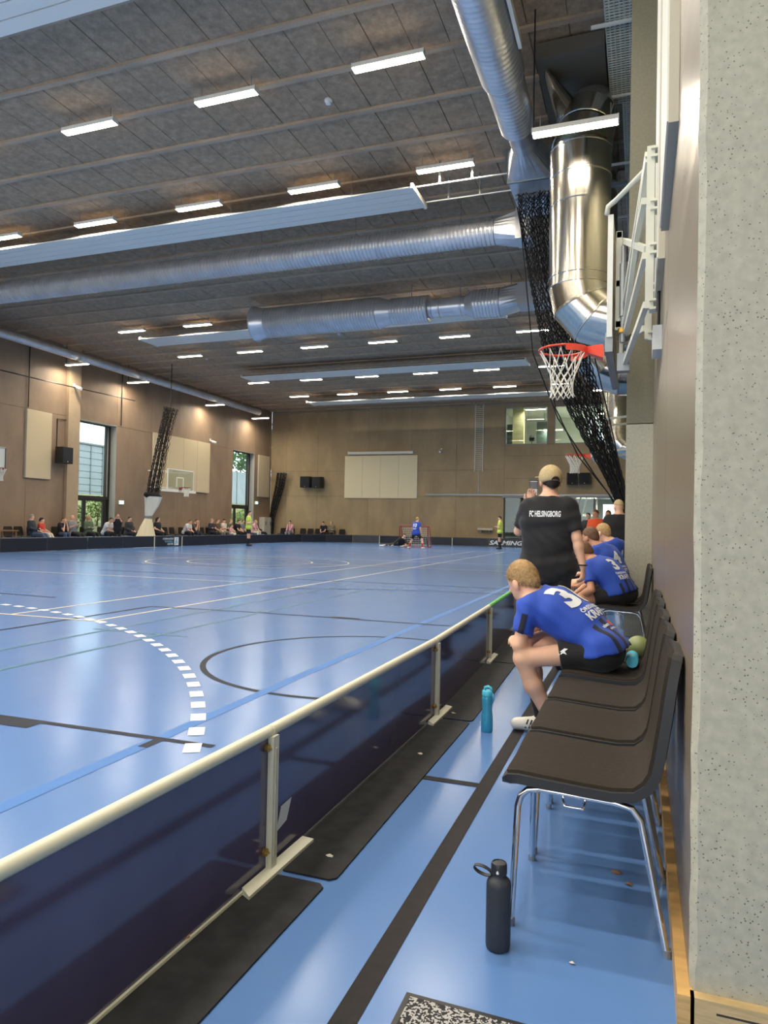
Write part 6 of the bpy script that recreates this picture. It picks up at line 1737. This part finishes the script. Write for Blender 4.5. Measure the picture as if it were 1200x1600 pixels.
bench_boy((-0.3, 7.42, 0), 'boy in a blue number 3 jersey leaning forward behind the coach',
    dict(head=(-0.535, 7.5, 0.955), face=V3(-0.75, 0.45, -0.45), headup=V3(-0.4, 0, 0.9), shL=(-0.475, 7.33, 0.825), shR=(-0.31, 7.57, 0.835), elL=(-0.44, 7.2, 0.60), wrL=(-0.58, 7.3, 0.52), elR=(-0.5, 7.66, 0.61), wrR=(-0.62, 7.5, 0.53), hdL=V3(-1, 0.3, -0.1), hdR=V3(-0.8, -0.6, -0.1), pnL=V3(0, 0, -1), pnR=V3(0, 0, -1),
         hipL=(-0.21, 7.35, 0.56), hipR=(-0.12, 7.51, 0.56), knL=(-0.57, 7.25, 0.48), knR=(-0.57, 7.62, 0.48), anL=(-0.5, 7.28, 0.09), anR=(-0.55, 7.66, 0.09), toeL=(-0.65, 7.26, 0.04), toeR=(-0.7, 7.66, 0.04), slump=0.03),
    dict(s=0.84, hs=0.98, skin='skin_tan', hair='hair_brown', haircut='short', sleeve=0.7, hem=0.1, hemz=0.53, pants='cloth_black', pant_len=0.6, socks='cloth_black', sock_len=0.5, shoes='shoe_black'), '3')
bench_boy((-0.4, 8.02, 0), 'boy in a blue number 4 jersey beyond the leaning boy',
    dict(head=(-0.51, 8.12, 1.10), face=V3(-0.8, 0.55, -0.2), shL=(-0.47, 7.93, 0.945), shR=(-0.29, 8.17, 0.955), elL=(-0.46, 7.82, 0.68), wrL=(-0.62, 7.9, 0.58), elR=(-0.52, 8.24, 0.69), wrR=(-0.66, 8.1, 0.58), hdL=V3(-1, 0.3, -0.1), hdR=V3(-0.8, -0.5, -0.1), pnL=V3(0, 0, -1), pnR=V3(0, 0, -1),
         hipL=(-0.24, 7.93, 0.56), hipR=(-0.15, 8.09, 0.56), knL=(-0.62, 7.85, 0.48), knR=(-0.62, 8.18, 0.48), anL=(-0.6, 7.86, 0.09), anR=(-0.62, 8.2, 0.09), toeL=(-0.76, 7.85, 0.04), toeR=(-0.77, 8.2, 0.04), slump=0.02),
    dict(s=0.84, hs=0.98, skin='skin_tan', hair='hair_brown', haircut='short', sleeve=0.7, hem=0.1, hemz=0.53, pants='cloth_black', pant_len=0.6, socks='cloth_black', shoes='shoe_black'), '4')
bench_boy((-0.47, 9.26, 0), 'blond boy in a blue jersey half hidden by the grey pier',
    dict(head=(-0.436, 9.310, 1.15), face=V3(-0.85, 0.5, -0.05), shL=(-0.394, 9.160, 0.985), shR=(-0.218, 9.410, 0.995), elL=(-0.457, 9.060, 0.75), wrL=(-0.644, 9.160, 0.64), elR=(-0.519, 9.460, 0.75), wrR=(-0.665, 9.340, 0.64), hdL=V3(-1, 0.3, -0.1), hdR=V3(-0.8, -0.5, -0.1), pnL=V3(0, 0, -1), pnR=V3(0, 0, -1),
         hipL=(-0.394, 9.160, 0.57), hipR=(-0.394, 9.340, 0.57), knL=(-0.831, 9.110, 0.49), knR=(-0.831, 9.410, 0.49), anL=(-0.831, 9.110, 0.09), anR=(-0.831, 9.410, 0.09), toeL=(-0.987, 9.100, 0.04), toeR=(-0.987, 9.420, 0.04)),
    dict(s=0.84, hs=1.0, skin='skin_fair', hair='hair_blond', haircut='short', sleeve=0.7, hem=0.1, hemz=0.53, pants='cloth_black', pant_len=0.6, socks='cloth_black', shoes='shoe_black'), '11')

# --- everybody farther away
def pose_sit(lean=0.1, arms='lap', s=1.0, legs=0.0, turn=0.0, seat=0.455):
    z0 = seat + 0.1 * s; T = 0.46 * s; sw = 0.19 * s
    def up(d, side=0.0): return V3(side, math.sin(lean) * d, z0 + math.cos(lean) * d)
    J = dict(hipL=V3(-0.09 * s, 0, z0), hipR=V3(0.09 * s, 0, z0), shL=up(T, -sw), shR=up(T, sw), head=up(T + 0.2 * s) + V3(0, 0.03, 0.02), face=V3(math.sin(turn), math.cos(turn), -0.05 - 0.25 * max(0, lean)))
    kx = 0.12 * s; ky = 0.42 * s
    J.update(knL=V3(-kx, ky, z0 - 0.03), knR=V3(kx, ky, z0 - 0.03), anL=V3(-kx - 0.02, ky + 0.03 + legs, 0.09), anR=V3(kx + 0.02, ky + 0.03 + legs, 0.09)); J['toeL'] = J['anL'] + V3(-0.02, 0.16 * s, -0.05); J['toeR'] = J['anR'] + V3(0.02, 0.16 * s, -0.05)
    if legs > 0.2: J['knL'] = V3(-kx, ky + 0.05, z0 - 0.06); J['knR'] = V3(kx, ky + 0.05, z0 - 0.06)
    el = lambda sd: up(T * 0.45, sd * (sw + 0.05)) + V3(0, 0.03, 0)
    J['elL'], J['elR'] = el(-1), el(1)
    if arms == 'lap': J['wrL'], J['wrR'] = V3(-0.09, 0.3 * s, z0 + 0.1), V3(0.09, 0.3 * s, z0 + 0.1)
    elif arms == 'phone': J['wrL'], J['wrR'] = up(T * 0.8, -0.08) + V3(0, 0.32, 0), up(T * 0.8, 0.08) + V3(0, 0.32, 0)
    elif arms == 'crossed': J['wrL'], J['wrR'] = up(T * 0.55, 0.1) + V3(0, 0.16, 0), up(T * 0.5, -0.1) + V3(0, 0.17, 0)
    elif arms == 'face':
        J['elL'], J['elR'] = V3(-0.12, 0.34 * s, z0 + 0.12), V3(0.12, 0.34 * s, z0 + 0.12); J['wrL'], J['wrR'] = J['head'] + V3(-0.05, 0.12, -0.13), J['head'] + V3(0.06, 0.12, -0.14)
    elif arms == 'knees':
        J['elL'], J['elR'] = V3(-0.16, 0.3 * s, z0 + 0.13), V3(0.16, 0.3 * s, z0 + 0.13); J['wrL'], J['wrR'] = V3(-0.05, 0.46 * s, z0 + 0.08), V3(0.05, 0.46 * s, z0 + 0.08)
    for q in 'LR': J['hd' + q] = unit(J['wr' + q] - J['el' + q]); J['pn' + q] = V3(0, 0.2, -1)
    return J
def pose_stand(s=1.0, arms='down', spread=0.0, bend=0.0, turn=0.0, crouch=0.0):
    z0 = 0.92 * s - crouch; T = 0.5 * s; sw = 0.19 * s
    up = lambda d, side=0.0: V3(side, math.sin(bend) * d, z0 + math.cos(bend) * d)
    J = dict(hipL=V3(-0.095 * s, 0, z0), hipR=V3(0.095 * s, 0, z0), shL=up(T, -sw), shR=up(T, sw), head=up(T + 0.22 * s) + V3(0, 0.03, 0), face=V3(math.sin(turn), math.cos(turn), -0.05))
    J.update(knL=V3(-0.11 * s - spread * 0.6, 0.02 + crouch * 0.8, 0.49 * s), knR=V3(0.11 * s + spread * 0.6, 0.02 + crouch * 0.8, 0.49 * s), anL=V3(-0.11 * s - spread, -0.02, 0.09), anR=V3(0.11 * s + spread, -0.02, 0.09)); J['toeL'] = J['anL'] + V3(-0.03, 0.16, -0.05); J['toeR'] = J['anR'] + V3(0.03, 0.16, -0.05)
    J['elL'], J['elR'] = up(T - 0.29 * s, -sw - 0.07), up(T - 0.29 * s, sw + 0.07)
    if arms == 'down': J['wrL'], J['wrR'] = J['elL'] + V3(0.0, 0.08, -0.25 * s), J['elR'] + V3(0.0, 0.08, -0.25 * s)
    elif arms == 'folded': J['wrL'], J['wrR'] = J['elL'] + V3(0.16, 0.2, 0.05), J['elR'] + V3(-0.16, 0.2, 0.05)
    elif arms == 'raised': J['elL'], J['elR'] = up(T - 0.06, -sw - 0.02) + V3(0, 0.24, 0), up(T - 0.06, sw + 0.02) + V3(0, 0.24, 0); J['wrL'], J['wrR'] = J['elL'] + V3(0.1, 0.12, 0.19), J['elR'] + V3(-0.1, 0.12, 0.19)
    elif arms == 'hips': J['elL'], J['elR'] = up(T - 0.27 * s, -sw - 0.13), up(T - 0.27 * s, sw + 0.13); J['wrL'], J['wrR'] = V3(-0.17, 0.04, z0 + 0.06), V3(0.17, 0.04, z0 + 0.06)
    for q in 'LR': J['hd' + q] = unit(J['wr' + q] - J['el' + q]); J['pn' + q] = V3(0, 0.3, -1)
    return J
def extra_person(x, y, rz, label, J, st, h=0.022, group=None):
    t = thing('person', label, 'person', (x, y, 0), rz, group)
    st = dict(dict(shirt='cloth_black', pants='cloth_navy', shoes='shoe_black', hair='hair_brown', skin='skin_fair', sleeve=0.6), **st)
    return t, human(t, J, st, h)
RX = -PI / 2
PX = LCX + 0.06
G1 = 'spectators along the left wall'
def sit(y, label, lean=0.1, arms='lap', legs=0.0, turn=0.0, dx=0.0, rz=RX, s=1.0, **st):
    return extra_person(PX + dx, y, rz, label, pose_sit(lean, arms, s, legs, turn), dict(st, s=s), group=G1)
sit(22.55, 'grey haired man in a dark jacket slumped in the leftmost group', -0.12, 'lap', 0.35, -0.7, shirt='cloth_navy', sleeve=1.9, pants='cloth_jeans', hair='hair_grey', rz=RX + 0.35)
sit(23.05, 'child in a red shirt beside the grey haired man', -0.1, 'lap', 0.2, -0.4, s=0.82, shirt='cloth_red', pants='cloth_cream', hair='hair_dark', rz=RX + 0.3)
sit(24.05, 'boy in a black shirt with hands at his face, left of the bald man', 0.25, 'face', s=0.9, shirt='cloth_black', pants='cloth_jeans', hair='hair_brown')
sit(24.75, 'bald man in a grey shirt sitting before the window pier', -0.1, 'phone', 0.25, -0.3, shirt='cloth_grey', sleeve=0.9, pants='cloth_black', haircut='none', skin='skin_fair', build=1.15)
sit(25.7, 'blond woman in a dark jacket sitting before the nearer window', 0.0, 'crossed', 0.1, -0.9, shirt='cloth_green', sleeve=1.9, pants='cloth_black', hair='hair_blond', haircut='long')
sit(26.8, 'man in a white shirt leaning forward before the nearer window', 0.45, 'knees', shirt='cloth_white', pants='cloth_black', hair='hair_dark')
extra_person(-22.9, 26.7, RX - 0.9, 'person in black standing with raised arms before the nearer window', pose_stand(0.82, 'raised', turn=-0.4), dict(s=0.85, shirt='cloth_black', sleeve=0.4, pants='cloth_black', hair='hair_brown', haircut='long'), group=G1)
sit(28.4, 'man in a dark jacket left of the white net cover', 0.05, 'lap', shirt='cloth_charcoal', sleeve=1.9, pants='cloth_black', hair='hair_dark', build=1.1)
sit(30.6, 'woman in black right of the white net cover', 0.0, 'lap', 0, -0.6, shirt='cloth_black', pants='cloth_black', hair='hair_dark', haircut='long', build=1.1)
sit(33.0, 'man in a white shirt bent forward below the glass backboard', 0.5, 'knees', shirt='cloth_white', pants='cloth_black', hair='hair_brown')
sit(33.7, 'brown haired person leaning forward behind the bent man in white', 0.35, 'face', shirt='cloth_brown', pants='cloth_navy', hair='hair_brown')
sit(35.55, 'man in dark clothes with crossed arms left of the white shirted man in a cap', 0.0, 'crossed', shirt='cloth_navy', sleeve=1.9, pants='cloth_black', hair='hair_grey')
sit(36.15, 'person in brown sitting beside the man with crossed arms', 0.05, 'lap', shirt='cloth_brown', pants='cloth_khaki', hair='hair_brown')
sit(36.85, 'man in a white shirt and black cap in the farther left group', 0.0, 'crossed', shirt='cloth_cream', pants='cloth_khaki', hair='hair_dark', haircut='cap')
sit(36.7, 'small child in pink before the man in a black cap', 0.0, 'lap', dx=0.62, s=0.6, shirt='cloth_pink', pants='cloth_cream', hair='hair_brown')
sit(37.5, 'person in green right of the man in a black cap', 0.1, 'lap', shirt='cloth_green', pants='cloth_black', hair='hair_blond')
sit(38.2, 'person in black leaning forward left of the left referee', 0.3, 'knees', shirt='cloth_black', pants='cloth_black', hair='hair_dark')
sit(38.85, 'person in grey behind the left referee', 0.15, 'lap', shirt='cloth_grey', pants='cloth_black', hair='hair_brown')
sit(40.35, 'person in pink leaning right of the left referee', 0.2, 'knees', shirt='cloth_pink', pants='cloth_cream', hair='hair_blond')
sit(40.95, 'person in black lying back with stretched legs near the far corner', -0.25, 'lap', 0.4, -0.5, shirt='cloth_black', sleeve=1.9, pants='cloth_black', hair='hair_dark', rz=RX + 0.4)
G2 = 'spectators along the end wall'
FY = YF - 0.42
extra_person(-22.45, FY, PI, 'person in a pink jacket sitting alone at the end wall', pose_sit(0.1, 'face'), dict(shirt='cloth_pink', sleeve=1.9, pants='cloth_grey', hair='hair_dark'), group=G2)
extra_person(-19.9, FY, PI, 'man in a black t-shirt leaning on his knees at the end wall', pose_sit(0.3, 'knees'), dict(shirt='cloth_black', pants='cloth_black', hair='hair_dark'), group=G2)
extra_person(-19.4, FY, PI, 'person in khaki beside the man in black at the end wall', pose_sit(0.0, 'crossed'), dict(shirt='cloth_khaki', sleeve=1.9, pants='cloth_black', hair='hair_blond', haircut='long'), group=G2)
# referees, player and goalkeeper
extra_person(-18.45, 30.95, RX + 0.3, 'referee in a lime shirt standing near the left boards', pose_stand(1.0, 'folded'), dict(shirt='cloth_lime', pants='cloth_black', pant_len=0.7, socks='cloth_black', sock_len=0.75, hair='hair_dark'), group='referees on the court')
extra_person(-7.12, 38.1, PI / 2, 'referee in a lime shirt standing at the far right boards', pose_stand(1.02, 'folded'), dict(shirt='cloth_lime', pants='cloth_black', pant_len=0.7, socks='cloth_black', sock_len=0.75, hair='hair_dark'), group='referees on the court')
Jp = pose_stand(0.98, 'down', spread=0.34, bend=0.12, crouch=0.1)
t, o = extra_person(-10.75, 34.45, -0.35, 'player in a blue number 10 jersey straddling before the goal', Jp, dict(shirt='cloth_royal', pants='cloth_black', pant_len=0.85, socks='cloth_orangesock', sock_len=0.5, shoes='shoe_white', hair='hair_blond'), h=0.018)
tr, tup, tf, sm, hm, *_ = o['axes']; bc = sm * 0.62 + hm * 0.38
decal('number', text_fit('10', 0.2, 0.24, bold=0.05), 'line_white', o['shirt'], tuple(bc + tup * 0.08), tuple(tr), tuple(tup), tuple(tf), cell=0.03, lift=0.012)
decal('lettering', text_fit('KRAFT', 0.07, 0.2, bold=0.05), 'line_white', o['shirt'], tuple(bc - tup * 0.1), tuple(tr), tuple(tup), tuple(tf), cell=0.03, lift=0.012)
Jg = dict(head=V3(0.42, 0.1, 0.62), face=V3(0.2, -0.9, -0.1), shL=V3(0.45, 0.15, 0.42), shR=V3(0.15, 0.05, 0.44), elL=V3(0.62, -0.05, 0.28), wrL=V3(0.75, -0.2, 0.14), elR=V3(0.0, -0.15, 0.26), wrR=V3(-0.08, -0.3, 0.12), hdL=V3(0.7, -0.7, 0), hdR=V3(-0.3, -0.9, 0), hipL=V3(0.3, 0.35, 0.2), hipR=V3(0.12, 0.3, 0.2), knL=V3(0.6, 0.05, 0.12), knR=V3(-0.3, 0.1, 0.14), anL=V3(0.35, 0.1, 0.1), anR=V3(-0.75, 0.0, 0.1), toeL=V3(0.2, 0.15, 0.06), toeR=V3(-0.9, -0.04, 0.08))
extra_person(-12.2, 35.6, 0.0, 'goalkeeper in dark clothes sprawled on the floor before the goal', Jg, dict(shirt='cloth_black', sleeve=1.9, pants='cloth_charcoal', hair='hair_dark', shoes='shoe_white', pant_len=1.6), h=0.02)
# the bench end beyond the pier
extra_person(-0.33, 12.4, 0.25, 'man in black with a pale cap standing beyond the blond boy', pose_stand(0.96, 'folded', turn=-0.3), dict(shirt='cloth_black', sleeve=0.9, pants='cloth_black', hair='cap_beige', haircut='cap', build=1.15), h=0.016)
extra_person(-1.09, 19.5, 2.6, 'person in an orange jersey facing the viewer by the bench', pose_stand(0.97, 'folded'), dict(shirt='cloth_orange', pants='cloth_black', hair='hair_brown', skin='skin_tan'), h=0.018, group='players in orange')
extra_person(-0.82, 20.6, 2.9, 'second person in an orange jersey, nearer to the pier', pose_stand(0.98, 'folded'), dict(shirt='cloth_orange', pants='cloth_black', hair='hair_brown', skin='skin_tan'), h=0.018, group='players in orange')
extra_person(-1.68, 25.5, 2.8, 'person in a dark jacket over a green shirt left of the orange jerseys', pose_stand(1.0, 'down'), dict(shirt='cloth_charcoal', sleeve=1.9, pants='cloth_black', hair='hair_dark'), h=0.02)
extra_person(-0.72, 10.6, PI / 2, 'brown haired child sitting between the jerseys and the orange players', pose_sit(0.2, 'knees', 0.9), dict(s=0.9, shirt='cloth_navy', pants='cloth_black', hair='hair_brown'), h=0.016)
place_chair(-0.66, 10.6, PI / 2, 'dark chair under the brown haired child', 'chairs along the right wall')
